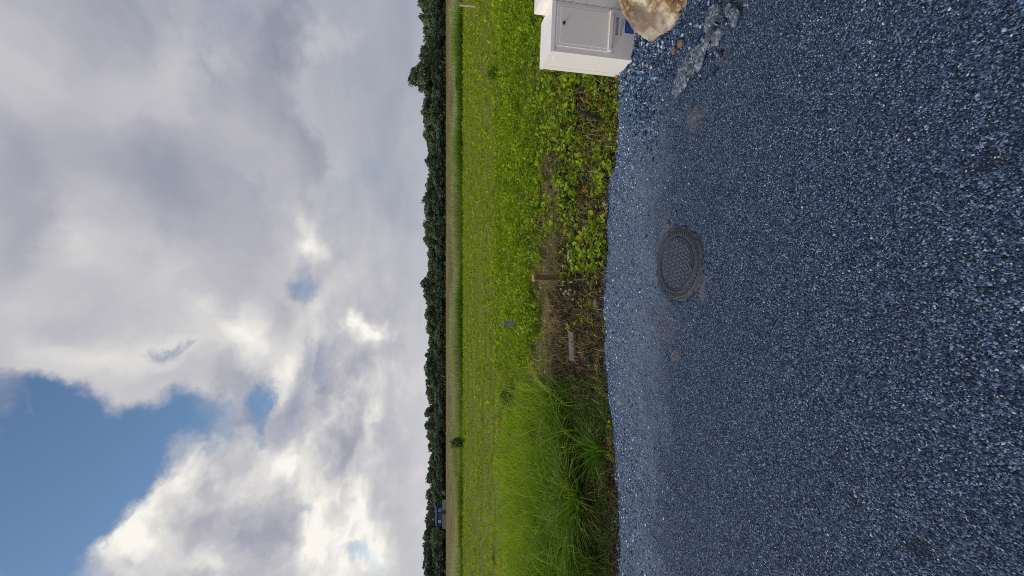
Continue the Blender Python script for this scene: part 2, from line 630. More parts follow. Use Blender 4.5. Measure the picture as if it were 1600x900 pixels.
def stone_tints(n, bright=1.0, brown=0.02, cool=(.85, 1.06, 1.32)):
    pal = np.array([(.014, .021, .036), (.036, .056, .094), (.060, .093, .150), (.100, .145, .215), (.18, .235, .31), (.40, .45, .50)])
    c = pal[rng.choice(6, n, p=[.21, .25, .22, .17, .09, .06])]
    c = np.minimum(c * rng.lognormal(0, .32, (n, 1)), .42) * bright
    c = c * 1.28
    w = np.clip(c.mean(1, keepdims=True) / .34, 0, 1)
    c = c * (np.array(cool) * (1 - w) + np.array((.98, 1.05, 1.12)) * w)
    b = rng.random(n) < brown
    c[b] = np.array((.20, .15, .11)) * rng.uniform(.6, 1.3, (b.sum(), 1))
    return c


m_chip = tint_mat('stone_chips', 0.7, 0.22, 0)
MH = gp(1059, 412)


def in_view(n, y0, y1):
    """random ground points inside the wedge of yard the photograph can see (with a margin)"""
    y = np.sqrt(rng.uniform(y0 ** 2, y1 ** 2, n))
    x = rng.uniform(-.92, .92, n) * (y * 0.97 + 0.32)
    return np.stack([x, y], 1)


def clear_mh(xy, r=0.262):
    return np.hypot(xy[:, 0] - MH.x, xy[:, 1] - MH.y) > r


xy = in_view(200000, 0.55, 3.5)
xy = xy[(xy[:, 1] < edge_y(xy[:, 0]) + 0.02) & clear_mh(xy)]
xy = xy[rng.random(len(xy)) < np.clip(.66 + .9 * fbm(xy[:, 0], xy[:, 1], 35, 4, 7.0), .12, 1)]
sz = np.minimum(rng.lognormal(math.log(0.0031), 0.36, len(xy)), .0075) * np.clip(.85 + .16 * (1.9 - xy[:, 1]), .8, 1.1)
tag(link('gravel', chips_mesh('gravel', xy, sz, stone_tints(len(xy), 1.0, .008), 0.7, 0.12), m_chip), kind='stuff')
# loose paler gravel along the soil
xy = np.stack([rng.uniform(-3.4, 3.4, 52000), np.zeros(52000)], 1)
xy[:, 1] = edge_y(xy[:, 0]) + 0.05 + rng.exponential(.03, len(xy)) - np.abs(rng.normal(0, 0.42, len(xy)))
keep = (xy[:, 1] > 2.1) & clear_mh(xy) & (rng.random(len(xy)) < np.clip(0.75 + 0.9 * fbm(xy[:, 0], xy[:, 1], 31, 3, 2.2), 0.1, 1))
xy = xy[keep]
sz = np.clip(rng.lognormal(math.log(0.0047), 0.40, len(xy)), .002, .013)
tag(link('loose_gravel', chips_mesh('loose_gravel', xy, sz, stone_tints(len(xy), 1.75, 0.02, (.94, 1.08, 1.20)), 0.6, 0.3), m_chip), kind='stuff')
# coarse stones heaped round the boulder and the broken crust
cc = [(1000, 95, .36, .26, 2300), (1045, 60, .20, .16, 1100), (1110, 40, .22, .12, 500), (1010, 150, .40, .22, 1300)]
pts = []
for (qx, qy, a, b, n) in cc:
    c = gp(qx, qy)
    pts.append(np.stack([rng.normal(c.x, a * .62, n), rng.normal(c.y, b * .62, n)], 1))
xy = np.concatenate(pts)
xy = xy[xy[:, 1] < edge_y(xy[:, 0])]
sz = np.clip(rng.lognormal(math.log(0.0078), 0.45, len(xy)), .003, .021)
tag(link('coarse_gravel', chips_mesh('coarse_gravel', xy, sz, stone_tints(len(xy), 1.05, 0.006, (.88, 1.06, 1.26)), 0.7, 0.35), m_chip), kind='stuff')
#SECTION3

# ------------------------------------------------------------------ manhole
m_iron = simple_mat('cast_iron', (.008, .016, .034), (.020, .034, .060), 60, 0.5, 0.4, 0.002, 0.5)
m_iron_rim = simple_mat('rim_iron', (.020, .027, .042), (.052, .062, .080), 50, 0.6, 0.4, 0.002, 0.5)
m_stud = simple_mat('worn_studs', (.045, .065, .10), (.13, .165, .22), 90, 0.45, 0.3, 0.001, 0.5)
m_dark = simple_mat('dark_hollow', (.006, .006, .007), (.012, .012, .013), 20, 0.9)
m_mortar = simple_mat('pale_mortar', (.024, .033, .050), (.10, .108, .125), 40, 0.9, 0.9, 0.006)


def lathe(profile, n=72):
    bm = bmesh.new()
    rings = []
    for (r, z) in profile:
        rings.append([bm.verts.new((r * math.cos(2 * math.pi * k / n), r * math.sin(2 * math.pi * k / n), z)) for k in range(n)])
    for a, b in zip(rings[:-1], rings[1:]):
        for k in range(n):
            bm.faces.new((a[k], a[(k + 1) % n], b[(k + 1) % n], b[k]))
    return bm, rings


mh = tag(empty('manhole_cover', (MH.x, MH.y + .012, 0), math.radians(-24)), 'round dark iron manhole cover with studded lid, sunk in the blue-grey asphalt', 'manhole cover')
bm, rings = lathe([(.20, -.03), (.20, .006), (.204, .009), (.246, .001), (.252, -.004), (.256, -.02)])
bm_obj('frame', bm, m_iron_rim, mh, smooth=True)
bm, rings = lathe([(.1965, -.03), (.1965, .004), (.193, .008), (.186, .008), (.184, .005)])
bm.faces.new(rings[-1])
bm_obj('lid', bm, m_iron, mh, smooth=True)


def bar(bm, x, y, lx, ly, ang, z0, z1):
    vs = add_box(bm, (-lx / 2, -ly / 2, z0), (lx / 2, ly / 2, z1))
    ca, sa = math.cos(ang), math.sin(ang)
    for v in vs:
        v.co.x, v.co.y = v.co.x * ca - v.co.y * sa + x, v.co.x * sa + v.co.y * ca + y


bm = bmesh.new()
pit = .031
for i in range(-7, 8):
    for j in range(-7, 8):
        x, y = (i + (0.5 if j % 2 else 0)) * pit, j * pit * 0.86
        if math.hypot(x, y) > .168:
            continue
        if (i + j) % 2:
            bar(bm, x - .009, y, .0055, .018, 0, .004, .0095)
            bar(bm, x + .003, y + .0075, .017, .0055, 0, .004, .0093)
            bar(bm, x + .003, y - .0075, .017, .0055, 0, .004, .0094)
        else:
            bar(bm, x, y + .0068, .021, .0055, 0, .004, .0094)
            bar(bm, x, y - .0068, .021, .0055, 0, .004, .0092)
tag(bm_obj('stud', bm, m_stud, mh), kind='stuff')
bm = bmesh.new()
for k in range(60):
    a = 2 * math.pi * k / 60
    zc = .006
    bar(bm, .2255 * math.cos(a), .2255 * math.sin(a), .036, .0075, a + 0.55, -.003, .0082)
tag(bm_obj('rim_rib', bm, m_iron_rim, mh), kind='stuff')
bm = bmesh.new()
bar(bm, .172 * math.cos(-1.35), .172 * math.sin(-1.35), .03, .017, 0.3, .002, .0086)
bm_obj('key_slot', bm, m_dark, mh)
bm = bmesh.new()
bar(bm, .185 * math.cos(-1.45), .185 * math.sin(-1.45), .020, .016, 0.3, .002, .0105)
bm_obj('key_tongue', bm, m_mortar, mh, bevel=.002)
mh.scale = (.955, .955, 1)
# crumbling mortar collar, irregular
bm, rings = lathe([(.252, -.010), (.257, .000), (.262, -.001), (.272, -.012)], 90)
for ring in rings[1:]:
    for v in ring:
        a = math.atan2(v.co.y, v.co.x)
        k = 1 + .05 * mnoise.noise((math.cos(a) * 4, math.sin(a) * 4, 2)) + .03 * mnoise.noise((math.cos(a) * 14, math.sin(a) * 14, 7))
        v.co.x *= k
        v.co.y *= k
        v.co.z += .014 * mnoise.noise((math.cos(a) * 7, math.sin(a) * 7, 5)) - .001
bm_obj('mortar_collar', bm, m_mortar, mh, smooth=True)

# ------------------------------------------------------------------ cabinets
m_white, gg, out = new_mat('cream_plastic')
P = gg.coord()
nn = gg.noise(P, 6, 4)
streak = gg.noise(gg.v('MULTIPLY', P, (30, 30, 2.5)), 1.0, 4, 0.6)
bc = gg.mix(gg.mul(gg.step(nn, .4, .7), .5), (.88, .855, .81), (.85, .82, .775))
bc = gg.mix(gg.mul(gg.step(streak, .55, .8), .25), bc, (.70, .66, .60))
principled(gg, out, bc, 0.38, gg.bump(gg.noise(P, 120, 3), .12, .001), .5)
m_seam = simple_mat('seam_shadow_gap', (.09, .085, .08), (.14, .13, .12), 30, .8)
m_blue = simple_mat('blue_sticker', (.012, .085, .46), (.02, .11, .55), 14, .35, .05)
m_print = simple_mat('faded_blue_print', (.22, .33, .44), (.31, .42, .52), 90, .5, .0)
m_print_dark = simple_mat('dark_blue_print', (.07, .15, .26), (.13, .22, .34), 90, .5, .0)
m_label_pale = simple_mat('pale_blue_label', (.40, .47, .53), (.47, .54, .59), 40, .5, .0)
m_lock = simple_mat('lock_metal', (.05, .05, .05), (.14, .14, .14), 40, .4, .2, .001, .5, metal=.6)

CW, CD, CH = .372, .345, .742
RZ = math.radians(-9.0)
FL = gp(991.8, 95.3)
cab = tag(empty('utility_cabinet', (FL.x, FL.y, 0), RZ), 'short cream utility cabinet with round lock, blue sticker and raised door panel beside the boulder', 'utility cabinet')
# local frame: x to the right along the front, y to the back
bm = bmesh.new()
add_box(bm, (0, 0, -.05), (CW, CD, CH - .032))
bm_obj('body', bm, m_white, cab, smooth=True, bevel=.016, segs=4)
bm = bmesh.new()
vs = add_box(bm, (-.004, -.006, CH - .030), (CW - .002, CD + .004, CH))
for v in vs:
    if v.co.z > CH - .01:
        v.co.y += .004 if v.co.y < .1 else 0
bm_obj('lid', bm, m_white, cab, smooth=True, bevel=.009, segs=3)
bm = bmesh.new()
add_box(bm, (.045, -.0065, .235), (CW - .022, .01, .695))
bm_obj('door', bm, m_white, cab, smooth=True, bevel=.0065, segs=3)
door = bpy.data.objects['door']
bm = bmesh.new()
add_box(bm, (.066, -.0088, .270), (CW - .043, -.004, .668))
bm_obj('door_panel', bm, m_white, door, smooth=True, bevel=.0045, segs=3)
bm = bmesh.new()
add_box(bm, (.048, -.021, .224), (CW - .024, -.002, .252))
bm_obj('door_lip', bm, m_white, door, smooth=True, bevel=.008, segs=3)
for i, xx in enumerate((.075, CW - .055)):
    bm = bmesh.new()
    add_box(bm, (xx - .012, -.0215, .228), (xx + .012, -.019, .232))
    bm_obj('lip_slot', bm, m_seam, door)
bm = bmesh.new()
bmesh.ops.create_cone(bm, cap_ends=True, segments=20, radius1=.0125, radius2=.0115, depth=.012, matrix=Matrix.Translation((.212, -.014, .642)) @ Matrix.Rotation(math.pi / 2, 4, 'X'))
bm_obj('lock', bm, m_lock, door, smooth=True)
bm = bmesh.new()
add_box(bm, (.2085, -.0212, .636), (.2155, -.0195, .648))
bm_obj('keyhole', bm, m_dark, bpy.data.objects['lock'])
# pressed relief on the left flank
bm = bmesh.new()
add_box(bm, (-.0035, CD - .075, .02), (.004, CD - .071, CH - .05))
bm_obj('flank_rib', bm, m_white, cab)
bm = bmesh.new()
add_box(bm, (-.003, .085, .655), (.003, .135, .680))
bm_obj('flank_plate', bm, m_white, cab, bevel=.0015)
# stickers and print: flat pieces standing a hair proud of the front
zf = -.0012
bm = bmesh.new()
add_box(bm, (.205, zf, .030), (.375 - .028, .001, .110))
bm_obj('sticker', bm, m_blue, cab)
stk = bpy.data.objects['sticker']
for k, (x0, x1, z) in enumerate(((.222, .275, .086), (.290, .325, .088), (.222, .250, .066), (.258, .318, .064), (.222, .300, .046))):
    bm = bmesh.new()
    for q in range(int((x1 - x0) / .009)):
        add_box(bm, (x0 + q * .009, zf - .0006, z - .003), (x0 + q * .009 + random.uniform(.003, .007), zf - .0001, z + random.uniform(.001, .004)))
    tag(bm_obj('sticker_print', bm, m_print, stk), kind='stuff')
bm = bmesh.new()
add_box(bm, (.182, zf, .168), (.312, .001, .192))
bm_obj('label_strip', bm, m_label_pale, cab)
ls = bpy.data.objects['label_strip']
for (x0, x1) in ((.182, .192), (.304, .312)):
    bm = bmesh.new()
    add_box(bm, (x0, zf - .0006, .170), (x1, zf - .0001, .190))
    bm_obj('label_end', bm, m_print_dark, ls)
bm = bmesh.new()
x = .197
while x < .30:
    w = random.uniform(.003, .006)
    add_box(bm, (x, zf - .0006, .174), (x + w, zf - .0001, .186))
    x += w + random.choice((.0025, .003, .006))
tag(bm_obj('label_print', bm, m_print, ls), kind='stuff')
for (xa, xb, z, mt) in ((.182, .240, .143, m_print_dark), (.246, .306, .139, m_print), (.246, .306, .124, m_print)):
    bm = bmesh.new()
    x = xa
    while x < xb:
        w = random.uniform(.002, .0045)
        add_box(bm, (x, zf, z - .004), (x + w, .001, z + random.choice((.002, .004))))
        x += w + random.choice((.0015, .002, .005))
    tag(bm_obj('printed_line', bm, mt, cab), kind='stuff')

# second cabinet, taller and shallower, butted against the first
d = Vector((math.cos(RZ), math.sin(RZ), 0))
C2 = FL + d * (CW + .006)
cab2 = tag(empty('utility_cabinet', (C2.x, C2.y, 0), RZ), 'taller cream utility cabinet with seamed front, right of the one with the blue sticker', 'utility cabinet')
H2 = .835
bm = bmesh.new()
add_box(bm, (0, .004, -.05), (.60, .235, H2))
bm_obj('body', bm, m_white, cab2, smooth=True, bevel=.008, segs=3)
for z0, z1 in ((.06, .255), (.2585, .452), (.4555, .70), (.7035, .825)):
    bm = bmesh.new()
    add_box(bm, (.006, -.004, z0), (.594, .010, z1))
    bm_obj('front_panel', bm, m_white, cab2, smooth=True, bevel=.003, segs=2)

# ------------------------------------------------------------------ boulder
m_rock, gg, out = new_mat('tan_limestone')
P = gg.coord()
wn = gg.v('ADD', P, gg.v('SCALE', gg.noise(P, 9, 4, color=True), .10))
nA = gg.noise(wn, 7, 7, 0.62)
nB = gg.noise(wn, 24, 6, 0.65)
nC = gg.noise(P, 2.2, 3)
rc = gg.ramp(nA, [(.34, (.085, .050, .022)), (.45, (.235, .150, .072)), (.52, (.36, .25, .135)), (.56, (.60, .49, .33)), (.64, (.82, .74, .60))])
rc = gg.mix(gg.mul(gg.step(nB, .55, .63), .6), rc, (.58, .49, .36))
rc = gg.mix(gg.mul(gg.step(nC, .52, .62), .6), rc, (.22, .18, .155))
rc = gg.mix(gg.mul(gg.step(nB, .40, .28), .6), rc, (.10, .065, .035))
principled(gg, out, rc, .8, gg.bump(gg.mad(nB, .5, nA), .8, .03), .3)


def at_x(px, py, X):
    r = ray(px, py)
    t = X / r[0]
    return Vector((X, r[1] * t, H + r[2] * t))


BP = [at_x(971, 18, 2.05), at_x(975, 35, 2.00), at_x(985, 47, 1.96), at_x(1002, 55, 1.93), at_x(1013, 67, 1.855), at_x(1030, 58, 1.86), at_x(1019, 64, 1.85),
      gp(1052, 46, .01), gp(1063, 28, .0), gp(1077, 2, .0), gp(1084, -25, 0), at_x(1040, 14, 2.0), at_x(1000, 16, 2.02)]
BP += [Vector(p) for p in ((2.55, 2.16, 0), (2.75, 2.45, .0), (2.70, 2.55, .25), (2.45, 2.35, .33), (2.25, 2.62, .31), (2.30, 2.30, .26), (2.2, 2.70, 0), (1.93, 2.62, -.03), (2.0, 2.24, -.06), (2.6, 2.3, -.06))]
bm = bmesh.new()
for p in BP:
    bm.verts.new(p)
bmesh.ops.convex_hull(bm, input=bm.verts)
bmesh.ops.delete(bm, geom=[v for v in bm.verts if not v.link_faces], context='VERTS')
bmesh.ops.triangulate(bm, faces=bm.faces)
for k in range(4):
    bmesh.ops.subdivide_edges(bm, edges=bm.edges, cuts=1, smooth=0.0, use_grid_fill=True)
    if k == 0:
        for v in bm.verts:
            v.co += Vector((mnoise.noise(v.co * 4), mnoise.noise(v.co * 4 + Vector((9, 0, 0))), mnoise.noise(v.co * 4 + Vector((0, 9, 0))))) * .022
    if k in (1, 2):
        bmesh.ops.smooth_vert(bm, verts=bm.verts, factor=.25, use_axis_x=True, use_axis_y=True, use_axis_z=True)
bm.normal_update()
for v in bm.verts:
    n = mnoise.fractal(v.co * 7, 1.0, 2.1, 4) * .016 + mnoise.noise(v.co * 30) * .004
    v.co += v.normal * n
bld = bm_obj('boulder', bm, m_rock, smooth=True, sharp=28)
tag(bld, 'big tan limestone boulder with pale mottling in front of the cream cabinets', 'boulder')

# ------------------------------------------------------------------ broken asphalt crust
m_crust, gg, out = new_mat('broken_asphalt')
P = gg.coord()
vv = gg.voronoi(P, 75)
cr = gg.ramp(gg.sep(vv[1])[0], [(0, (.018, .025, .038)), (.4, (.060, .085, .12)), (.75, (.12, .155, .205)), (1, (.32, .37, .43))])
cr = gg.mix(gg.mul(gg.step(gg.noise(P, 14, 4), .45, .7), .5), cr, (.15, .18, .21))
principled(gg, out, cr, .75, gg.bump(gg.mad(vv[0], -1.0, gg.noise(P, 40, 4)), .6, .006), .35)


def crust(path, widths, heights, label, seed, jag=.35):
    """a lumpy broken slab following a line of photograph pixels"""
    pts = [gp(*p) for p in path]
    bm = bmesh.new()
    rows = []
    n_sub = 7
    dense = []
    for i in range(len(pts) - 1):
        for k in range(n_sub):
            t = k / n_sub
            dense.append((pts[i].lerp(pts[i + 1], t), widths[i] * (1 - t) + widths[i + 1] * t, heights[i] * (1 - t) + heights[i + 1] * t))
    dense.append((pts[-1], widths[-1], heights[-1]))
    prof = [(-.30, -.5), (-.50, .35), (-.56, .80), (-.30, 1.0), (.0, .92), (.22, 1.0), (.40, .70), (.56, .25), (.68, -.4)]
    for i, (p, w, h) in enumerate(dense):
        a = dense[min(i + 1, len(dense) - 1)][0] - dense[max(i - 1, 0)][0]
        nrm = Vector((-a.y, a.x, 0)).normalized()
        endf = 1.0 if 0 < i < len(dense) - 1 else .35
        row = []
        for j, (u, z) in enumerate(prof):
            q = Vector((p.x * 16, p.y * 16, seed + j * 2.1))
            k = 1 + jag * mnoise.noise(q * 1.3)
            pos = p + nrm * (u * w * k * endf)
            pos.z = z * h * endf * (1 + jag * mnoise.noise(q * 1.9 + Vector((5, 5, 5)))) + (.006 * mnoise.noise(q * 4) if z > 0 else 0)
            row.append(bm.verts.new(pos))
        rows.append(row)
    for a, b in zip(rows[:-1], rows[1:]):
        for j in range(len(prof) - 1):
            bm.faces.new((a[j], a[j + 1], b[j + 1], b[j]))
    bm.faces.new(rows[0])
    bm.faces.new(rows[-1][::-1])
    bmesh.ops.triangulate(bm, faces=bm.faces)
    bmesh.ops.subdivide_edges(bm, edges=bm.edges, cuts=1)
    for v in bm.verts:
        v.co += Vector((mnoise.noise(v.co * 60), mnoise.noise(v.co * 60 + Vector((3, 0, 0))), mnoise.noise(v.co * 60 + Vector((0, 7, 0))))) * .004
    tag(bm_obj('asphalt_chunk', bm, m_crust, smooth=True, sharp=25), label, 'asphalt chunk')


crust([(1053, 152), (1066, 128), (1080, 104), (1094, 88), (1103, 78)], [.07, .15, .18, .17, .10], [.02, .038, .044, .038, .022],
      'long ridge of broken asphalt crust, the nearest piece to the manhole cover', 3)
crust([(1100, 74), (1110, 62), (1120, 56), (1127, 60)], [.08, .11, .11, .06], [.02, .032, .036, .02],
      'small knobbly asphalt lump between the long ridge and the hollow crumbling piece', 13, .5)
crust([(1104, 48), (1112, 36), (1120, 24), (1131, 17)], [.07, .13, .12, .08], [.02, .036, .042, .028],
      'pale gritty asphalt piece closest to the boulder', 23, .5)
crust([(1150, 44), (1153, 30), (1147, 18), (1136, 14)], [.03, .06, .06, .03], [.02, .036, .04, .022],
      'curved crumbling asphalt piece with a black hollow, farthest from the cabinets', 33, .5)

# ------------------------------------------------------------------ loose stones


def stone(name, p, r, flat, mat, label, cat, seed, group=None, rz=0.0, stretch=1.4, z=None):
    bm = bmesh.new()
    bmesh.ops.create_icosphere(bm, subdivisions=3, radius=1)
    for v in bm.verts:
        k = 1 + .28 * mnoise.noise(v.co * 1.3 + Vector((seed, 0, 0))) + .10 * mnoise.noise(v.co * 3.3 + Vector((0, seed, 0)))
        v.co = Vector((v.co.x * stretch, v.co.y, v.co.z * flat)) * r * k
    bmesh.ops.rotate(bm, verts=bm.verts, matrix=Matrix.Rotation(rz, 3, 'Z'))
    zz = p.z if z is None else z
    o = bm_obj(name, bm, mat, loc=(p.x, p.y, zz + r * flat * .45), smooth=True, sharp=40)
    return tag(o, label, cat, group)


def on_soil(px, py):
    """point where a pixel's ray meets the uneven ground"""
    z = 0.0
    for k in range(6):
        p = gp(px, py, z)
        z = float(ground_z(np.array([p.x]), np.array([p.y]))[0])
    return Vector((p.x, p.y, z))


m_pink = simple_mat('pinkish_stone', (.32, .22, .16), (.55, .43, .34), 25, .8, .5, .004)
m_whitestone = simple_mat('whitish_stone', (.45, .43, .40), (.70, .68, .65), 40, .8, .5, .003)
m_brownstone = simple_mat('brown_stone', (.13, .085, .05), (.24, .17, .11), 30, .8, .5, .003)
m_greystone = simple_mat('grey_stone', (.16, .165, .17), (.34, .35, .36), 30, .8, .5, .003)
stone('stone', on_soil(821, 469), .075, .75, m_pink, 'pinkish pale stone at the edge of the green field above the brown stake', 'stone', 1.0)
stone('stone', on_soil(932, 475), .045, .5, m_brownstone, 'flat brown stone in the soil below the white clover by the gravel edge', 'stone', 2.0, rz=.2)
stone('stone', on_soil(914, 408), .034, .6, m_pink, 'small pinkish stone under a green sprig right of the brown stake', 'stone', 3.0, rz=.6)
stone('stone', on_soil(888, 402), .030, .5, m_whitestone, 'long white pebble in the grass right of the brown stake', 'stone', 4.0, rz=.1, stretch=2.6)
stone('stone', on_soil(880, 415), .020, .6, m_whitestone, 'round whitish pebble beside the long white one', 'stone', 5.0)
stone('stone', on_soil(846, 447), .032, .7, m_pink, 'small pale stone on the dirt just left of the brown stake', 'stone', 6.0)
stone('stone', gp(1067, 69), .026, .6, m_brownstone, 'rusty brown triangular stone on the gravel in front of the boulder', 'stone', 7.0, rz=.9, stretch=1.2, z=.012)
stone('stone', gp(1055, 79), .018, .6, m_brownstone, 'little rusty pebble next to the triangular brown stone', 'stone', 8.0, z=.012)
stone('stone', gp(1123, 67), .014, .7, m_greystone, 'whitish grey stone lying beside the knobbly asphalt lump', 'stone', 9.0, z=.008)
stone('stone', on_soil(947, 318), .028, .5, m_greystone, 'pale grey stone at the gravel edge under round leaves', 'stone', 10.0, rz=1.2, stretch=1.8)
stone('stone', on_soil(855, 600), .035, .6, m_whitestone, 'chalky white stone at the foot of the tall grass', 'stone', 11.0, rz=.2)
stone('stone', on_soil(852, 581), .022, .6, m_whitestone, 'little chalky stone nearer the grey plank than its larger neighbour', 'stone', 12.0, rz=.7)

# ------------------------------------------------------------------ stakes, plank, pipe
m_stake, gg, out = new_mat('weathered_brown_wood')
P = gg.coord()
gr = gg.noise(gg.v('MULTIPLY', P, (60, 60, 4)), 1.0, 5, .65)
principled(gg, out, gg.ramp(gr, [(.3, (.045, .030, .018)), (.5, (.15, .108, .068)), (.72, (.30, .235, .16))]), .85, gg.bump(gr, .9, .006), .2)
m_cut = simple_mat('fresh_cut_wood', (.42, .20, .09), (.56, .32, .16), 60, .8)
m_greywood, gg, out = new_mat('silver_grey_wood')
P = gg.coord()
gr = gg.noise(gg.v('MULTIPLY', P, (4, 55, 55)), 1.0, 6, .65)
gr2 = gg.noise(P, 9, 4)
gw = gg.ramp(gr, [(.28, (.035, .036, .042)), (.45, (.115, .115, .125)), (.6, (.20, .20, .205)), (.8, (.33, .32, .31))])
gw = gg.mix(gg.mul(gg.step(gr2, .55, .7), .4), gw, (.19, .14, .09))
principled(gg, out, gw, .85, gg.bump(gr, .9, .008), .2)
m_greypost, gg, out = new_mat('pale_grey_post')
P = gg.coord()
gr = gg.noise(gg.v('MULTIPLY', P, (35, 35, 3)), 1.0, 6, .65)
principled(gg, out, gg.ramp(gr, [(.28, (.07, .075, .07)), (.5, (.22, .235, .225)), (.8, (.36, .38, .36))]), .85, gg.bump(gr, .8, .008), .2)


def rough_post(bm, w, d, h, seed, wob=.006, n=10, down=.25):
    rows = []
    for k in range(n + 1):
        t = k / n
        z = -down + t * (h + down)
        row = []
        for (u, v) in ((-.5, -.5), (-.1, -.53), (.5, -.5), (.53, 0), (.5, .5), (-.5, .5), (-.53, .1)):
            q = Vector((u * 3 + seed, v * 3, z * 5))
            row.append(bm.verts.new((u * w + wob * mnoise.noise(q), v * d + wob * mnoise.noise(q + Vector((0, 5, 0))), z + (0.006 * mnoise.noise(q * 2) if k == n else 0))))
        rows.append(row)
    for a, b in zip(rows[:-1], rows[1:]):
        for j in range(7):
            bm.faces.new((a[j], a[(j + 1) % 7], b[(j + 1) % 7], b[j]))
    bm.faces.new(rows[-1])
    bm.faces.new(rows[0][::-1])


bp = on_soil(876, 434.5)
stake = tag(empty('wooden_stake', bp, .15), 'short brown wooden stake with a fresh orange cut top, standing in the dirt', 'stake')
top = at_depth(835, 435, bp.y)
hh = top.z - bp.z
bm = bmesh.new()
rough_post(bm, .075, .07, hh, 1.5)
bm_obj('post', bm, m_stake, stake, smooth=True)
bm = bmesh.new()
add_box(bm, (-.041, -.038, hh - .004), (.041, .038, hh + .022))
bm_obj('cut_top', bm, m_cut, stake, bevel=.004)

bp = on_soil(814, 508)
top = at_depth(787, 506, bp.y)
o = tag(empty('marker_post', bp, -.1), 'short pale grey weathered post leaning in the lush weeds at the field edge', 'post')
bm = bmesh.new()
rough_post(bm, .125, .06, top.z - bp.z, 7.7, .014)
for v in bm.verts:
    v.co.x += v.co.z * .10
bm_obj('post', bm, m_greypost, o, smooth=True)

a, b = on_soil(898, 517), on_soil(897, 563)
mid = (a + b) / 2
dv = a - b
pl = tag(empty('weathered_plank', (mid.x, mid.y, max(a.z, b.z) - .005), math.atan2(dv.y, dv.x)), 'grey weathered plank offcut lying on the bare dirt', 'plank')
bm = bmesh.new()
L = dv.length
rows = []
for k in range(13):
    t = k / 12 - .5
    row = []
    for (v, z) in ((-.5, .0), (-.5, .85), (-.2, 1.0), (.15, .95), (.5, .8), (.5, 0)):
        q = Vector((t * 5, v * 3, z * 2))
        ww = .115
        row.append(bm.verts.new((t * L + (.018 * mnoise.noise(q * 3 + Vector((9, 0, 0))) if k in (0, 12) else 0), v * ww + .004 * mnoise.noise(q * 2), z * .055 + .004 * mnoise.noise(q * 2.5))))
    rows.append(row)
for r0, r1 in zip(rows[:-1], rows[1:]):
    for j in range(6):
        bm.faces.new((r0[j], r0[(j + 1) % 6], r1[(j + 1) % 6], r1[j]))
bm.faces.new(rows[0])
bm.faces.new(rows[-1][::-1])
po = bm_obj('board', bm, m_greywood, pl, smooth=True)
po.rotation_euler = (math.radians(14), math.radians(-2), 0)

m_pipe = simple_mat('black_plastic', (.004, .004, .005), (.008, .009, .011), 30, .5, .2, .002, .25)
a, b = on_soil(946, 189), on_soil(915, 172)
a, b = a + Vector((0, 0, .012)), b + Vector((0, 0, .10))
bm = bmesh.new()
N, R = 46, .017
rings = []
ax = (b - a).normalized()
s1 = ax.cross(Vector((0, 0, 1))).normalized()
s2 = s1.cross(ax)
for k in range(N + 1):
    t = k / N
    c = a.lerp(b, t) + Vector((0, 0, .03 * math.sin(t * math.pi)))
    r = R * (1.0 + .13 * (k % 2))
    rings.append([bm.verts.new(c + (s1 * math.cos(w) + s2 * math.sin(w)) * r) for w in np.linspace(0, 2 * math.pi, 13)[:-1]])
for r0, r1 in zip(rings[:-1], rings[1:]):
    for j in range(12):
        bm.faces.new((r0[j], r0[(j + 1) % 12], r1[(j + 1) % 12], r1[j]))
bm.faces.new(rings[-1])
bm.faces.new(rings[0][::-1])
tag(bm_obj('drain_pipe', bm, m_pipe, smooth=True, sharp=60), 'black ribbed plastic pipe poking out of the leafy verge', 'pipe')

# ------------------------------------------------------------------ fence posts at the ditch
m_post = simple_mat('bleached_post', (.34, .27, .17), (.50, .42, .29), 30, .85, .4, .004)


def fence_post(px0, px1, py, w, label, lean=0.0):
    p = gp(px1, py)
    p.z = float(ground_z(np.array([p.x]), np.array([p.y]))[0])
    top = at_depth(px0, py, p.y)
    bm = bmesh.new()
    rough_post(bm, w, w, top.z - p.z, py, w * .06, 6)
    for v in bm.verts:
        v.co.x += v.co.z * lean
    o = bm_obj('fence_post', bm, m_post, loc=p, smooth=True)
    tag(o, label, 'fence post', 'bleached posts along the ditch')


fence_post(718, 748, 9.5, .10, 'stout bleached fence post in the grass, the nearest and largest one', -.05)
fence_post(710, 723, 106, .06, 'thin pale fence post in the ditch grass below the tall tree', -.04)
fence_post(706, 722, 191.5, .055, 'thin pale fence post standing tall above the whitish ditch grass', 0)
fence_post(713, 723, 130, .05, 'short thin fence post beside the dark rushes', 0)
fence_post(716, 724, 144, .05, 'shortest thin fence post among the ditch weeds', 0)
#SECTION4

# ------------------------------------------------------------------ plants
m_blade = leaf_mat('grass_blades', .35, .6, .15)
m_leaf = leaf_mat('weed_leaves', .35, .5, .2)
m_dry = tint_mat('dry_stalks', .85, .15)


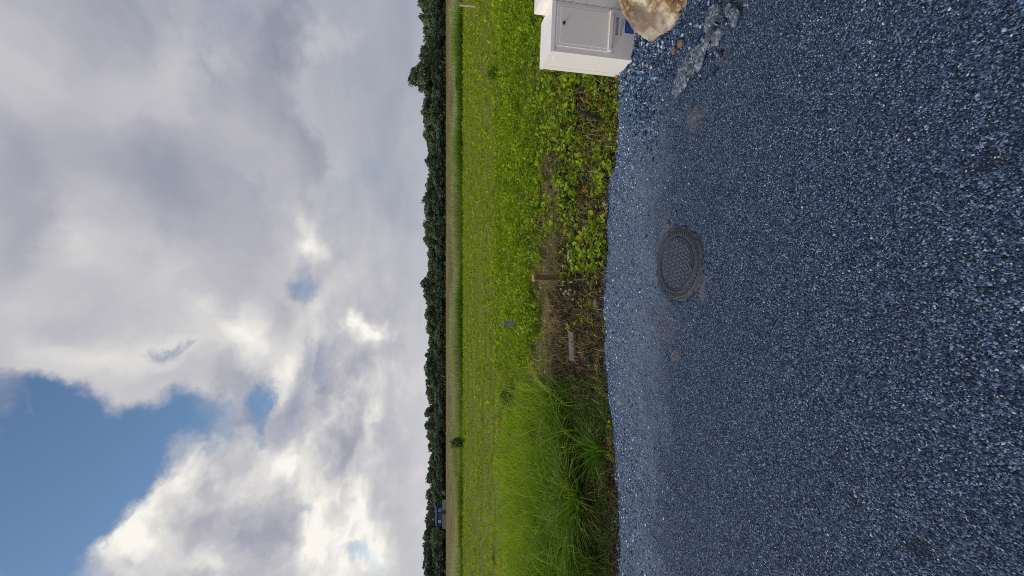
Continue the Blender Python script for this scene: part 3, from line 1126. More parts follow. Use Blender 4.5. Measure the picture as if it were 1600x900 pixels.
def blades(base, h, w, az, lean, col, segs=3, curl=1.0):
    """tapered bending blades, as arrays"""
    n = len(base)
    dx, dy = np.cos(az), np.sin(az)
    verts = []
    for k in range(segs):
        t = k / segs
        f = lean * t * t * curl + lean * .15 * t
        c = np.stack([base[:, 0] + dx * h * f, base[:, 1] + dy * h * f, base[:, 2] + h * t * (1 - .35 * np.clip(lean, 0, 1.6) * t * t)], 1)
        hw = w * .5 * (1 - t) ** .6
        tw = az + 1.57 + .5 * np.sin(az * 7)
        o = np.stack([np.cos(tw) * hw, np.sin(tw) * hw, np.zeros(n)], 1)
        verts += [c - o, c + o]
    f = lean * curl + lean * .15
    verts.append(np.stack([base[:, 0] + dx * h * f, base[:, 1] + dy * h * f, base[:, 2] + h * (1 - .35 * np.clip(lean, 0, 1.6))], 1))
    V = np.stack(verts, 1)
    nv = 2 * segs + 1
    tri = []
    for k in range(segs - 1):
        tri += [(2 * k, 2 * k + 1, 2 * k + 3), (2 * k, 2 * k + 3, 2 * k + 2)]
    tri.append((2 * segs - 2, 2 * segs - 1, 2 * segs))
    Fc = (np.array(tri)[None] + nv * np.arange(n)[:, None, None]).reshape(-1, 3)
    return V.reshape(-1, 3), Fc, np.repeat(col, nv, 0)


def leaves(base, L, W, az, pitch, col, fold=.25):
    """pointed leaves folded along the midrib"""
    n = len(base)
    d = np.stack([np.cos(az) * np.cos(pitch), np.sin(az) * np.cos(pitch), np.sin(pitch)], 1)
    s = np.stack([-np.sin(az), np.cos(az), np.zeros(n)], 1)
    u = np.cross(d, s)
    u = u * np.sign(u[:, 2:3] + 1e-6)
    L_, W_ = L[:, None], W[:, None]
    rollv = rng.normal(0, .35, n)[:, None]
    s = s * np.cos(rollv) + u * np.sin(rollv)
    V = np.stack([base, base + d * L_ * .35 + s * W_ * .5 + u * W_ * fold, base + d * L_ * .45, base + d * L_ * .35 - s * W_ * .5 + u * W_ * fold,
                  base + d * L_ * .75 + s * W_ * .36 + u * W_ * fold * .4, base + d * L_ * .75 - s * W_ * .36 + u * W_ * fold * .4,
                  base + d * L_ - u * L_ * .12], 1)
    tri = np.array([(0, 1, 2), (0, 2, 3), (1, 4, 2), (2, 5, 3), (4, 6, 2), (2, 6, 5)])
    Fc = (tri[None] + 7 * np.arange(n)[:, None, None]).reshape(-1, 3)
    return V.reshape(-1, 3), Fc, np.repeat(col, 7, 0)


def join(parts):
    V, Fc, C, o = [], [], [], 0
    for v, f, c in parts:
        V.append(v)
        Fc.append(f + o)
        C.append(c)
        o += len(v)
    return np.concatenate(V), np.concatenate(Fc), np.concatenate(C)


def tints(n, a, b, var=.2):
    t = rng.random((n, 1))
    c = np.array(a) * (1 - t) + np.array(b) * t
    return np.clip(c * rng.uniform(1 - var, 1 + var, (n, 1)), 0, 1)


def spread(n, y0, y1, t0, t1, power=1.0):
    """random points with depth y0..y1 and x/y between t0 and t1"""
    n = int(n * 1.18)
    y = (rng.uniform(y0 ** power, y1 ** power, n)) ** (1 / power)
    x = rng.uniform(t0, t1, n) * y
    return x, y


def with_z(x, y):
    return np.stack([x, y, ground_z(x, y)], 1)


LIME, GREEN, DEEP, OLIVE, STRAW = (.22, .31, .012), (.13, .23, .012), (.035, .11, .012), (.15, .15, .02), (.26, .20, .09)


def plant_leaves(x, y, n_leaf, L, W, pitch, cols, zoff=0.0, spread_r=.3):
    """rosettes: each plant throws a few leaves"""
    n = len(x)
    k = n_leaf
    X, Y = np.repeat(x, k), np.repeat(y, k)
    az = rng.uniform(0, 2 * math.pi, n * k)
    Ls = np.repeat(L, k) * rng.uniform(.6, 1.2, n * k)
    b = with_z(X + np.cos(az) * Ls * spread_r, Y + np.sin(az) * Ls * spread_r)
    b[:, 2] += (np.repeat(zoff, k) if np.ndim(zoff) else zoff) * rng.uniform(.3, 1.0, n * k)
    return leaves(b, Ls, Ls * W * rng.uniform(.8, 1.2, n * k), az, rng.normal(pitch, .35, n * k), np.repeat(cols, k, 0) * rng.uniform(.85, 1.15, (n * k, 1)))


# --- field beyond: short stubble and sprouts in loose rows
x, y = spread(60000, 7.2, 31, -1.15, 1.25, 1.15)
d = fbm(x * .55, y * 1.6, 41, 4, .9)
k = (rng.random(len(x)) < np.clip(.55 + .7 * d, .1, 1))
x, y = x[k], y[k]
hgt = rng.uniform(.04, .11, len(x)) * (1 + .02 * y)
col = tints(len(x), (.15, .22, .010), (.27, .31, .03), .28)
fg = blades(with_z(x, y), hgt, .006 + .0011 * y, rng.uniform(0, 6.28, len(x)), rng.uniform(.2, 1.0, len(x)), col, 2)
x, y = spread(13500, 7.6, 31, -1.2, 1.28, 1.2)
d = fbm(x * .6, y * 1.5, 43, 4, .8)
k = (rng.random(len(x)) < np.clip(.45 + .9 * d + np.where(x / y > -.25, .1, -.15), .05, 1))
x, y = x[k], y[k]
sp = plant_leaves(x, y, 4, rng.uniform(.05, .13, len(x)) * (1 + .012 * y), .55, .55, tints(len(x), (.22, .32, .012), (.40, .46, .016), .2), .05)
tag(link('field_grass', np_mesh('field_grass', *join([fg, sp])), m_blade), kind='stuff')

# --- lush weed belt at the near edge of the field
x, y = spread(13500, 5.2, 11.0, -.22, 1.28, 1.3)
d = fbm(x, y, 47, 4, 1.0)
edge = 6.15 + .75 * fbm(x, y, 48, 4, 1.5) - 1.1 * (rng.random(len(x)) ** 6)
k = (y > edge) & (rng.random(len(x)) < np.clip(.62 + .8 * d, .08, 1))
x, y = x[k], y[k]
z0 = rng.uniform(.02, .20, len(x)) * np.clip(1 + 1.8 * fbm(x, y, 50, 3, 1.1), .15, 2.0) * np.clip(1.25 - (y - 6) * .2, .3, 1)
lw = plant_leaves(x, y, 5, rng.uniform(.035, .095, len(x)), .5, .55, tints(len(x), (.14, .27, .008), (.36, .44, .012), .28), z0)
x, y = spread(19000, 5.2, 10.0, -.28, 1.28, 1.3)
k = (y > 6.05 + .75 * fbm(x, y, 48, 4, 1.5) - 1.3 * (rng.random(len(x)) ** 5)) & (rng.random(len(x)) < np.clip(.6 + .7 * fbm(x, y, 49, 3, 1.3), .1, 1))
x, y = x[k], y[k]
lb = blades(with_z(x, y), rng.uniform(.08, .26, len(x)), rng.uniform(.006, .013, len(x)), rng.uniform(0, 6.28, len(x)), rng.uniform(.2, 1.1, len(x)), tints(len(x), (.08, .19, .010), (.31, .37, .014), .3))
tag(link('weeds', np_mesh('weeds', *join([lw, lb])), m_leaf), kind='stuff')

# --- leafy verge to the right, thinning to dirt in the middle
x, y = spread(21000, 3.15, 6.4, -.50, 1.28, 1.2)
th = x / y
past = y - edge_y(x)
bare = np.clip((.42 - th) / .5, 0, 1)
dirt_band = np.exp(-((y - 5.3) / .55) ** 2) * np.clip((.45 - th) / .3, 0, 1)
d = fbm(x, y, 53, 4, 2.2)
k = (past > -.05) & (rng.random(len(x)) < np.clip(.62 + .9 * d - .52 * bare - .55 * dirt_band, .02, 1))
x, y = x[k], y[k]
vcol = tints(len(x), (.06, .135, .010), (.34, .41, .014), .4)
rd = rng.random(len(x)) < .07
vcol[rd] = tints(rd.sum(), (.16, .055, .02), (.34, .17, .05), .3)
vl = plant_leaves(x, y, 4, rng.uniform(.014, .046, len(x)), .66, .45, vcol, rng.uniform(.0, .08, len(x)))
x, y = spread(2300, 3.2, 6.2, .05, 1.28, 1.2)
k = (y - edge_y(x) > .0) & (fbm(x, y, 54, 3, 1.6) > -.1)
x, y = x[k], y[k]
vl2 = plant_leaves(x, y, 4, rng.uniform(.035, .075, len(x)), .7, .5, tints(len(x), (.12, .24, .012), (.36, .46, .014), .3), rng.uniform(.02, .10, len(x)) + .07 * np.clip((x / y - .2) / .3, 0, 1))
x, y = spread(20000, 3.12, 6.6, -.5, 1.28, 1.2)
past = y - edge_y(x)
k = (past > -.04) & (rng.random(len(x)) < np.clip(.45 + .8 * fbm(x, y, 55, 4, 1.8), .03, 1))
x, y = x[k], y[k]
vb = blades(with_z(x, y), rng.uniform(.03, .12, len(x)), rng.uniform(.003, .007, len(x)), rng.uniform(0, 6.28, len(x)), rng.uniform(.3, 1.4, len(x)), tints(len(x), (.055, .12, .014), (.20, .22, .04), .3))
tag(link('ground_cover', np_mesh('ground_cover', *join([vl, vl2, vb])), m_leaf), kind='stuff')

# --- dead stalks and crumbs lying on the dirt
x, y = spread(30000, 3.12, 6.6, -1.2, 1.28, 1.2)
k = (y - edge_y(x) > -.05) & (rng.random(len(x)) < np.clip(.6 + .7 * fbm(x, y, 57, 3, 1.4), .1, 1))
x, y = x[k], y[k]
b = with_z(x, y)
b[:, 2] += rng.uniform(.0, .02, len(x))
ds = blades(b, rng.uniform(.02, .05, len(x)), rng.uniform(.003, .006, len(x)), rng.uniform(0, 6.28, len(x)), rng.uniform(1.2, 3.0, len(x)), tints(len(x), (.05, .035, .02), (.26, .20, .12), .35) * np.where((y > 4.7)[:, None], 1.7, .85), 2)
tag(link('dry_litter', np_mesh('dry_litter', *ds), m_dry), kind='stuff')

# --- brown and reddish stems standing among the weeds
x, y = spread(13000, 3.15, 6.5, -.6, 1.28, 1.2)
k = (y - edge_y(x) > -.02) & (rng.random(len(x)) < np.clip(.55 + .8 * fbm(x, y, 58, 3, 1.7), .05, 1))
x, y = x[k], y[k]
n = len(x)
col = tints(n, (.13, .060, .028), (.44, .34, .17), .35)
st = blades(with_z(x, y), rng.uniform(.05, .16, n), rng.uniform(.004, .007, n), rng.uniform(0, 6.28, n), rng.uniform(.3, 1.5, n), col, 3)
tag(link('dry_stems', np_mesh('dry_stems', *st), m_dry), kind='stuff')

# --- soil clods
x, y = spread(8500, 3.12, 6.4, -1.2, 1.28, 1.2)
k = (y - edge_y(x) > -.04) & (rng.random(len(x)) < np.clip((5.6 - y) / .9, .25, 1))
x, y = x[k], y[k]
n = len(x)
szc = rng.lognormal(math.log(.011), .5, n)
v = OCT_V[None] * (1 + rng.uniform(-.35, .35, (n, 6, 3))) * szc[:, None, None]
v[..., 0] += x[:, None]
v[..., 1] += y[:, None]
v[..., 2] += ground_z(x, y)[:, None]
cl = np_mesh('soil_clods', v.reshape(-1, 3), (OCT_F[None] + 6 * np.arange(n)[:, None, None]).reshape(-1, 3), np.repeat(tints(n, (.008, .006, .004), (.075, .052, .034), .3), 6, 0))
tag(link('soil_clods', cl, m_dry), kind='stuff')

# --- tall grass on the left, in clumps
cx, cy = spread(2300, 3.75, 12.5, -1.2, -.20, 1.35)
th = cx / cy
front = edge_y(cx) + .50 + .9 * np.clip((th + .55) / .33, 0, 1) + .30 * fbm(cx, cy, 61, 3, 1.6)
front = front + .45 * np.clip((-.38 - th) / .1, 0, 1)
k = (cy > front) & (rng.random(len(cx)) < np.clip((-.255 - th) / .10, .03, 1) * np.clip((9.6 - cy) / 2.4, .03, 1))
cx, cy, th = cx[k], cy[k], th[k]
m = 26
hc = rng.uniform(.26, .56, len(cx)) * np.clip(.55 + (-.25 - th) * 1.6, .5, 1.05) * np.clip(1.15 - (cy - 6) * .12, .40, 1.1)
mixc = np.clip((cy - 4.1) / 2.2 + rng.normal(0, .15, len(cx)), 0, 1)[:, None]
cc_ = tints(len(cx), (.055, .155, .010), (.12, .26, .012), .3) * (1 - mixc) + tints(len(cx), (.22, .36, .008), (.34, .44, .012), .22) * mixc
az = rng.uniform(0, 6.28, len(cx) * m)
rr = rng.uniform(.0, .12, len(cx) * m)
bx, by = np.repeat(cx, m) + np.cos(az) * rr, np.repeat(cy, m) + np.sin(az) * rr
hh_ = np.repeat(hc, m) * rng.uniform(.55, 1.1, len(bx))
tg = blades(with_z(bx, by), hh_, rng.uniform(.007, .012, len(bx)) * (.75 + .06 * by), az + rng.normal(0, .5, len(bx)), rng.uniform(.15, 1.15, len(bx)),
            np.repeat(cc_, m, 0) * rng.uniform(.65, 1.35, (len(bx), 1)), 4)
x, y = spread(17000, 3.12, 6.2, -1.2, -.25, 1.2)
k = (y > edge_y(x) - .01) & (rng.random(len(x)) < np.clip(.58 + 1.1 * fbm(x, y, 64, 3, 1.8), .03, 1))
x, y = x[k], y[k]
hero = spread(900, 4.0, 8.0, -1.0, -.27, 1.3)
hero = np.stack(hero, 1)
hero = hero[hero[:, 1] > edge_y(hero[:, 0]) + .7]
hl_ = blades(with_z(hero[:, 0], hero[:, 1]), rng.uniform(.40, .68, len(hero)), rng.uniform(.012, .018, len(hero)), rng.uniform(0, 6.28, len(hero)), rng.uniform(.5, 1.5, len(hero)), tints(len(hero), (.12, .25, .014), (.32, .42, .05), .3), 5)
lowg = blades(with_z(x, y), rng.uniform(.05, .20, len(x)), rng.uniform(.005, .010, len(x)), rng.uniform(0, 6.28, len(x)), rng.uniform(.3, 1.5, len(x)), tints(len(x), (.03, .095, .010), (.10, .20, .014), .35), 3)
tag(link('tall_grass', np_mesh('tall_grass', *join([tg, hl_, lowg])), m_blade), kind='stuff')

# --- ditch growth: dark green rank grass with a pale seeding fringe behind
x, y = spread(21000, 29.0, 31.5, -.95, .95)
d = fbm(x, y, 71, 3, .25)
hgt = rng.uniform(.22, .60, len(x)) * np.clip(.85 + 1.0 * d, .2, 1.5) * np.where(x > 8, 1.2, .85)
dg = blades(with_z(x, y), hgt, rng.uniform(.03, .07, len(x)), rng.uniform(0, 6.28, len(x)), rng.uniform(.1, .7, len(x)), tints(len(x), (.030, .11, .010), (.15, .27, .014), .3), 2)
x, y = spread(26000, 31.5, 35.5, -.95, .95)
d = fbm(x, y, 73, 3, .22)
hgt = rng.uniform(.75, 1.30, len(x)) * np.clip(.88 + .75 * d, .35, 1.25)
t = np.clip(.5 + 1.2 * fbm(x, y, 74, 3, .3), 0, 1)[:, None]
col = tints(len(x), (.33, .38, .18), (.50, .52, .32), .2) * t + tints(len(x), (.22, .30, .07), (.34, .40, .12), .25) * (1 - t)
pg = blades(with_z(x, y), hgt, rng.uniform(.02, .05, len(x)), rng.uniform(0, 6.28, len(x)), rng.uniform(.1, .5, len(x)), col, 2)
# off-white umbels
x, y = spread(2600, 31.6, 34.5, -.95, .95)
k = fbm(x, y, 75, 3, .3) + np.where(x < 0, .15, -.1) > .12
x, y = x[k], y[k]
b = with_z(x, y)
b[:, 2] += rng.uniform(.70, 1.10, len(x))
um = leaves(b, rng.uniform(.05, .11, len(x)), rng.uniform(.06, .12, len(x)), rng.uniform(0, 6.28, len(x)), rng.normal(.2, .5, len(x)), tints(len(x), (.45, .43, .38), (.66, .64, .62), .15))
tag(link('ditch_grass', np_mesh('ditch_grass', *join([dg, pg, um])), m_blade), kind='stuff')

# ------------------------------------------------------------------ single plants one can pick out
LEAF_CACHE = {}


def leaf_mesh(kind, L, W, col, seed):
    """one broad leaf with a midrib trough and wavy margin, tip along +x, base at the origin"""
    n = 9
    us = (-1, -.5, 0, .5, 1)
    V = []
    for i in range(n):
        t = i / (n - 1)
        if kind == 'round':
            w = math.sin(math.pi * min(1, t * .96 + .02)) ** .6
        elif kind == 'lance':
            w = math.sin(math.pi * t ** .75) ** .9
        else:
            w = (math.sin(math.pi * t ** .7) ** .8) * (1 + .35 * math.sin(t * 25 + seed))
        for u in us:
            V.append((t * L, u * W * .5 * max(w, .05) , .22 * W * abs(u) * w + .05 * L * math.sin(t * 7 + u * 2 + seed) * abs(u) * .4 - .30 * L * t * t))
    Fq = [(i * 5 + j, i * 5 + j + 1, (i + 1) * 5 + j + 1, (i + 1) * 5 + j) for i in range(n - 1) for j in range(4)]
    me = np_mesh('leaf', V, Fq, np.tile(col, (len(V), 1)), smooth=True)
    me.materials.append(m_leaf)
    return me


def weed_plant(px, py, kind, n, L, W, col, pitch, label, cat='weed', name='broadleaf_weed', stem=0.0, group='single weeds on the verge'):
    p = on_soil(px, py)
    t = tag(empty(name, p, random.uniform(0, 6.28)), label, cat, group)
    L, W = L * .85, W * .8
    meshes = [leaf_mesh(kind, L * random.uniform(.75, 1.1), W * random.uniform(.85, 1.1), np.array(col) * np.array((random.uniform(.55, 1.2), random.uniform(.65, 1.12), 1.0)), random.uniform(0, 6)) for _ in range(3)]
    if stem:
        V, Fc, C = blades(np.array([[0, 0, -.01]] * 3), np.array([stem] * 3), np.array([.008] * 3), np.array([0, 2.1, 4.2]), np.array([.05] * 3), np.array([(.12, .15, .03)] * 3), 3)
        me = np_mesh('stem', V, Fc, C)
        link('stem', me, m_leaf, t)
    for k in range(n):
        o = link('leaf', meshes[k % 3], None, t)
        az = 2 * math.pi * k / n + random.uniform(-.35, .35)
        o.rotation_euler = (random.uniform(-.25, .25), -(pitch + random.uniform(-.3, .25)), az)
        o.location = (0, 0, stem * (k + .6) / n if stem else .008)
    return t


BR, MD, DK = (.30, .42, .014), (.18, .31, .014), (.06, .15, .014)
weed_plant(946, 244, 'lance', 6, .17, .075, (.17, .31, .014), 1.0, 'dock plant with one big upright bright leaf right at the gravel edge', name='dock_plant')
weed_plant(928, 300, 'round', 7, .06, .05, MD, .6, 'small round-leaved weed left of the dock plant at the gravel edge')
weed_plant(896, 214, 'lance', 7, .13, .06, BR, .75, 'bright yellow-green leafy weed behind the dock plant')
weed_plant(902, 168, 'lance', 8, .13, .065, BR, .8, 'bright leafy weed at the upper end of the black pipe')
weed_plant(889, 200, 'round', 6, .08, .07, (.28, .34, .016), .5, 'yellowish round-leaved weed between the pipe and the bright leafy weed')
weed_plant(884, 128, 'round', 7, .11, .09, BR, .7, 'pale green broad weed close to the side of the lidded cabinet')
weed_plant(905, 140, 'round', 7, .08, .07, MD, .6, 'mid green weed between cabinet side and black pipe')
weed_plant(922, 150, 'lance', 6, .09, .05, MD, .6, 'narrow-leaved weed on the dark soil beside the cabinet corner')
weed_plant(856, 278, 'round', 9, .14, .12, (.23, .33, .012), .7, 'large bright clump of broad leaves at the far side of the verge', stem=.10)
weed_plant(875, 275, 'lobed', 8, .12, .06, MD, .5, 'jagged-leaved weed in front of the large bright clump')
weed_plant(895, 393, 'round', 6, .055, .05, BR, .5, 'tiny bright weed at the soil right of the brown stake')
weed_plant(881, 432, 'round', 9, .075, .06, MD, .6, 'small green weed growing against the foot of the brown stake')
weed_plant(891, 511, 'lance', 7, .09, .04, BR, .7, 'bright green sprig at the right end of the grey plank')
weed_plant(912, 553, 'round', 5, .05, .04, MD, .6, 'tiny sprig at the near edge of the grey plank')
weed_plant(866, 533, 'lance', 7, .11, .05, (.07, .17, .05), .6, 'blue-green weed on the dirt behind the grey plank')
weed_plant(936, 575, 'lance', 5, .08, .04, BR, .6, 'small yellow-green seedling by the gravel left of the plank')
weed_plant(938, 592, 'round', 5, .06, .05, MD, .6, 'seedling with rounded leaves at the gravel edge before the tall grass')
weed_plant(867, 604, 'round', 8, .09, .075, (.12, .25, .012), .7, 'bright weed at the right foot of the tall grass')
weed_plant(881, 661, 'round', 8, .10, .09, (.09, .19, .012), .6, 'round-leaved dark weed under the tall grass')
weed_plant(930, 420, 'round', 5, .06, .05, BR, .5, 'yellow-green weed by the gravel between the stake and the manhole')
weed_plant(828, 372, 'lobed', 10, .20, .08, (.10, .23, .012), .9, 'tall jagged green weed on the edge of the field behind the dirt strip', stem=.16)
weed_plant(850, 325, 'lance', 10, .18, .06, (.10, .22, .012), .9, 'leafy upright weed on the near edge of the field belt', stem=.14)
weed_plant(839, 255, 'round', 10, .16, .12, (.20, .31, .012), .8, 'broad light green weed in the field belt behind the verge clump', stem=.12)
weed_plant(800, 285, 'lobed', 9, .22, .10, (.11, .22, .012), .8, 'darker leafy weed standing farther out in the field belt', stem=.14)


# flowers
def flower(px, py, r, col, label, stem=.07, group=None, cat='flower', name='clover_flower'):
    p = on_soil(px, py)
    p.z -= .0
    t = tag(empty(name, p), label, cat, group)
    V, Fc, C = blades(np.array([[0, 0, 0.]] * 2), np.array([stem] * 2), np.array([.005] * 2), np.array([0, 1.6]), np.array([.05] * 2), np.array([(.10, .17, .02)] * 2), 3)
    link('stem', np_mesh('stem', V, Fc, C), m_leaf, t)
    n = 26
    b = np.tile(np.array([[0, 0, stem]]), (n, 1))
    V, Fc, C = leaves(b, np.full(n, r * 1.3), np.full(n, r * .7), rng.uniform(0, 6.28, n), rng.uniform(-.3, 1.5, n), tints(n, np.array(col) * .8, col, .1))
    link('petals', np_mesh('petals', V, Fc, C), m_leaf, t)


for (qx, qy) in ((901, 441), (885, 452), (893, 455), (890, 459), (897, 459), (899, 453), (908, 456), (905, 468), (889, 440)):
    flower(qx, qy, .016, (.72, .70, .66), 'white clover flower in the cluster left of the brown stake', group='white clover flowers')
for (qx, qy) in ((895, 134), (893, 147)):
    flower(qx, qy, .013, (.24, .16, .55), 'tiny purple flower among the leaves between cabinet and pipe', group='purple flowers', name='purple_flower')
flower(946, 165, .014, (.75, .06, .05), 'small red flower close to the gravel below the cabinet', stem=.04, name='red_flower')
flower(914, 318, .012, (.62, .12, .04), 'single orange-red leaf head in the middle of the verge', stem=.04, name='red_flower')
flower(902, 511, .018, (.45, .03, .02), 'dark red flower at the right end of the grey plank', stem=.03, name='red_flower')
flower(946, 597, .012, (.55, .10, .06), 'small red flower at the gravel edge left of the plank', stem=.03, name='red_flower')


# grass tussocks on the left, arching out over the dark soil
def tussock(px, py, n, hmin, hmax, w, ca, cb, label, lean=(.25, 1.5), r=.11):
    p = on_soil(px, py)
    t = tag(empty('grass_tussock', p), label, 'grass tussock', 'grass tussocks by the gravel')
    az = rng.uniform(0, 2 * math.pi, n)
    rr = r * np.sqrt(rng.random(n))
    b = np.stack([np.cos(az) * rr, np.sin(az) * rr, np.full(n, -.02)], 1)
    up = rng.random(n) > .3
    hh = rng.uniform(hmin, hmax, n) * np.where(up, 1, .62)
    V, Fc, C = blades(b, hh, rng.uniform(1.2, 2.0, n) * w, az + rng.normal(0, .6, n), rng.uniform(*lean, n), tints(n, ca, cb, .25), 5, 1.0)
    link('blades', np_mesh('blades', V, Fc, C), m_blade, t)
    k = n // 4
    az = rng.uniform(0, 2 * math.pi, k)
    b = np.stack([np.cos(az) * r, np.sin(az) * r, np.full(k, -.01)], 1)
    V, Fc, C = blades(b, rng.uniform(.4, .7, k) * hmin, np.full(k, w * .8), az, rng.uniform(1.2, 2.2, k), tints(k, (.16, .09, .04), (.30, .21, .10), .25), 4, 1.0)
    link('dead_blades', np_mesh('dead_blades', V, Fc, C), m_dry, t)


tussock(917, 776, 300, .36, .70, .0105, (.075, .17, .014), (.24, .34, .05), 'big arching tussock of long grass over the black soil, the largest one')
tussock(938, 702, 120, .18, .36, .010, (.055, .18, .016), (.14, .28, .02), 'fresh low tussock leaning onto the gravel edge')
tussock(905, 850, 200, .32, .58, .0095, (.07, .17, .012), (.20, .31, .03), 'long-bladed tussock nearest the edge of the tall grass')
tussock(890, 672, 150, .24, .42, .0095, (.06, .17, .012), (.16, .29, .02), 'middling tussock behind the low fresh one')
tussock(938, 812, 70, .10, .22, .006, (.05, .10, .018), (.12, .15, .04), 'sparse greyish tussock in the dark soil strip', (.6, 1.6))
tussock(925, 880, 120, .22, .40, .008, (.05, .12, .012), (.11, .19, .016), 'tussock over dark soil farthest to the left', (.5, 1.5))
tussock(945, 745, 60, .10, .20, .007, (.04, .09, .014), (.09, .14, .03), 'little tussock right at the gravel below the largest one', (.6, 1.6))
tussock(948, 850, 60, .08, .18, .007, (.03, .08, .014), (.08, .13, .03), 'wispy tussock at the gravel below the long-bladed one', (.6, 1.6))
tussock(948, 660, 60, .08, .18, .007, (.05, .12, .014), (.12, .19, .03), 'small bright tussock at the gravel where the soil strip begins', (.6, 1.6))
tussock(872, 640, 140, .22, .42, .008, (.05, .15, .012), (.11, .21, .014), 'grass tussock beside the chalky stone')

# dark rushes and shrubs in the ditch and the field


def leafy_bush(name, px, py, w, h, ca, cb, n, leafs, label, cat, Y=None):
    p = gp(px, py)
    if Y: p = at_depth(px, py, Y)
    p.z = float(ground_z(np.array([p.x]), np.array([p.y]))[0])
    t = tag(empty(name, p), label, cat)
    u = rng.normal(0, 1, (n, 3))
    u /= np.linalg.norm(u, axis=1)[:, None]
    rad = rng.uniform(.45, 1.0, (n, 1)) ** .6
    c = u * rad * np.array([w / 2, w / 2, h / 2]) * (1 + .3 * np.sin(u[:, :1] * 5 + u[:, 1:2] * 4)) + np.array([0, 0, h * .52])
    V, Fc, C = leaves(c, rng.uniform(.7, 1.3, n) * leafs, rng.uniform(.4, .7, n) * leafs, rng.uniform(0, 6.28, n), rng.normal(.3, .6, n), tints(n, ca, cb, .3))
    link('foliage', np_mesh('foliage', V, Fc, C), m_leaf, t)
    bm = bmesh.new()
    for k in range(6):
        a = k * 1.05
        e = Vector((math.cos(a) * w * .25, math.sin(a) * w * .25, h * .7))
        s = Vector((-math.sin(a), math.cos(a), 0)) * w * .012
        q = [bm.verts.new(v) for v in (s, -s, e - s * .3, e + s * .3)]
        bm.faces.new(q)
        s2 = Vector((math.cos(a), math.sin(a), 0)) * w * .012
        q = [bm.verts.new(v) for v in (s2, -s2, e - s2 * .3, e + s2 * .3)]
        bm.faces.new(q)
    bm_obj('stems', bm, m_stake, t)


leafy_bush('ditch_shrub', 728, 690, .75, 1.0, (.020, .055, .020), (.045, .10, .03), 700, .10, 'small dark shrub standing alone in the ditch grass', 'shrub')
leafy_bush('rush_clump', 723, 131, 1.0, .62, (.018, .050, .022), (.05, .10, .05), 500, .12, 'dark blue-green rush clump in the ditch between two thin posts', 'rushes')
leafy_bush('field_weed', 780, 116, .38, .26, (.05, .13, .012), (.09, .19, .012), 260, .055, 'dark green weed clump alone in the field above the cabinets', 'weed')
leafy_bush('field_weed', 804, 620, .45, .30, (.05, .13, .012), (.10, .20, .012), 260, .055, 'green weed clump where the tall grass meets the field', 'weed')
#SECTION5

# ------------------------------------------------------------------ far trees
m_bark = simple_mat('tree_bark', (.020, .017, .013), (.05, .044, .036), 8, .9, .4, .02)
m_crown, gg, out = new_mat('tree_leaves')
col = gg.attr('tint')
oi = gg.n.new('ShaderNodeObjectInfo')
col = gg.mix(1.0, col, gg.ramp(oi.outputs['Random'], [(0, (.80, .88, .90)), (.5, (1.0, 1.0, 1.0)), (1, (1.22, 1.15, .95))]), 'MULTIPLY')
p_ = principled(gg, None, col, .6, None, .2)
tr = gg.n.new('ShaderNodeBsdfTranslucent')
gg.put(tr.inputs[0], col)
mx = gg.n.new('ShaderNodeMixShader')
mx.inputs[0].default_value = .2
gg.l.new(p_.outputs[0], mx.inputs[1])
gg.l.new(tr.outputs[0], mx.inputs[2])
gg.l.new(mx.outputs[0], out.inputs[0])


def crown_np(seed, lobes, n, size, ca, cb, gap=0.0):
    """many small leaf sprays through overlapping lobes; unit crown about 1 wide and 1 tall, foot at z=0"""
    r = np.random.default_rng(seed)
    w = np.array([l[3] ** 2 for l in lobes])
    pick = r.choice(len(lobes), n, p=w / w.sum())
    L = np.array(lobes)[pick]
    u = r.normal(0, 1, (n, 3))
    u /= np.linalg.norm(u, axis=1)[:, None]
    rad = r.uniform(.55, 1.05, (n, 1)) ** .5
    c = L[:, :3] + u * rad * L[:, 3:4] * np.array([1, 1, .9])
    c += .025 * np.sin(c[:, [1, 2, 0]] * 23 + seed)
    nrm = u + r.normal(0, .55, (n, 3))
    nrm /= np.linalg.norm(nrm, axis=1)[:, None]
    a = np.cross(nrm, r.normal(0, 1, (n, 3)))
    a /= np.linalg.norm(a, axis=1)[:, None]
    b = np.cross(nrm, a)
    s = (size * r.uniform(.6, 1.3, n))[:, None]
    V = np.stack([c - a * s, c - b * s * .6, c + a * s, c + b * s * .7], 1).reshape(-1, 3)
    Fq = np.arange(4 * n).reshape(-1, 4)
    lobe_t = r.uniform(0, 1, len(lobes))[pick]
    t = np.clip(.55 * lobe_t + .45 * r.random(n), 0, 1)[:, None]
    C = np.array(ca) * (1 - t) + np.array(cb) * t
    return V, Fq, np.repeat(C * r.uniform(.8, 1.2, (n, 1)), 4, 0)


def lobes_for(seed, kind):
    r = np.random.default_rng(seed)
    out_ = []
    if kind == 'round':
        out_.append((0, 0, .5, .34))
        for k in range(15):
            a = r.uniform(0, 6.28)
            e = r.uniform(-.7, 1.3)
            out_.append((.36 * math.cos(a) * math.cos(e), .36 * math.sin(a) * math.cos(e), .50 + .36 * math.sin(e), r.uniform(.10, .20)))
    elif kind == 'tall':
        for k in range(15):
            z = r.uniform(.12, .92)
            w = .34 * math.sin(math.pi * min(.97, z * .85 + .12)) ** .7
            a = r.uniform(0, 6.28)
            out_.append((w * .8 * math.cos(a), w * .8 * math.sin(a), z, r.uniform(.10, .19)))
    elif kind == 'open':
        for k in range(34):
            a = r.uniform(0, 6.28)
            z = r.uniform(.50, .95)
            w = .42 * math.sin(math.pi * min(.95, (z - .45) * 1.6 + .2)) ** .7
            q = r.uniform(.4, 1)
            out_.append((w * q * math.cos(a), w * q * math.sin(a), z, r.uniform(.07, .12)))
    return out_


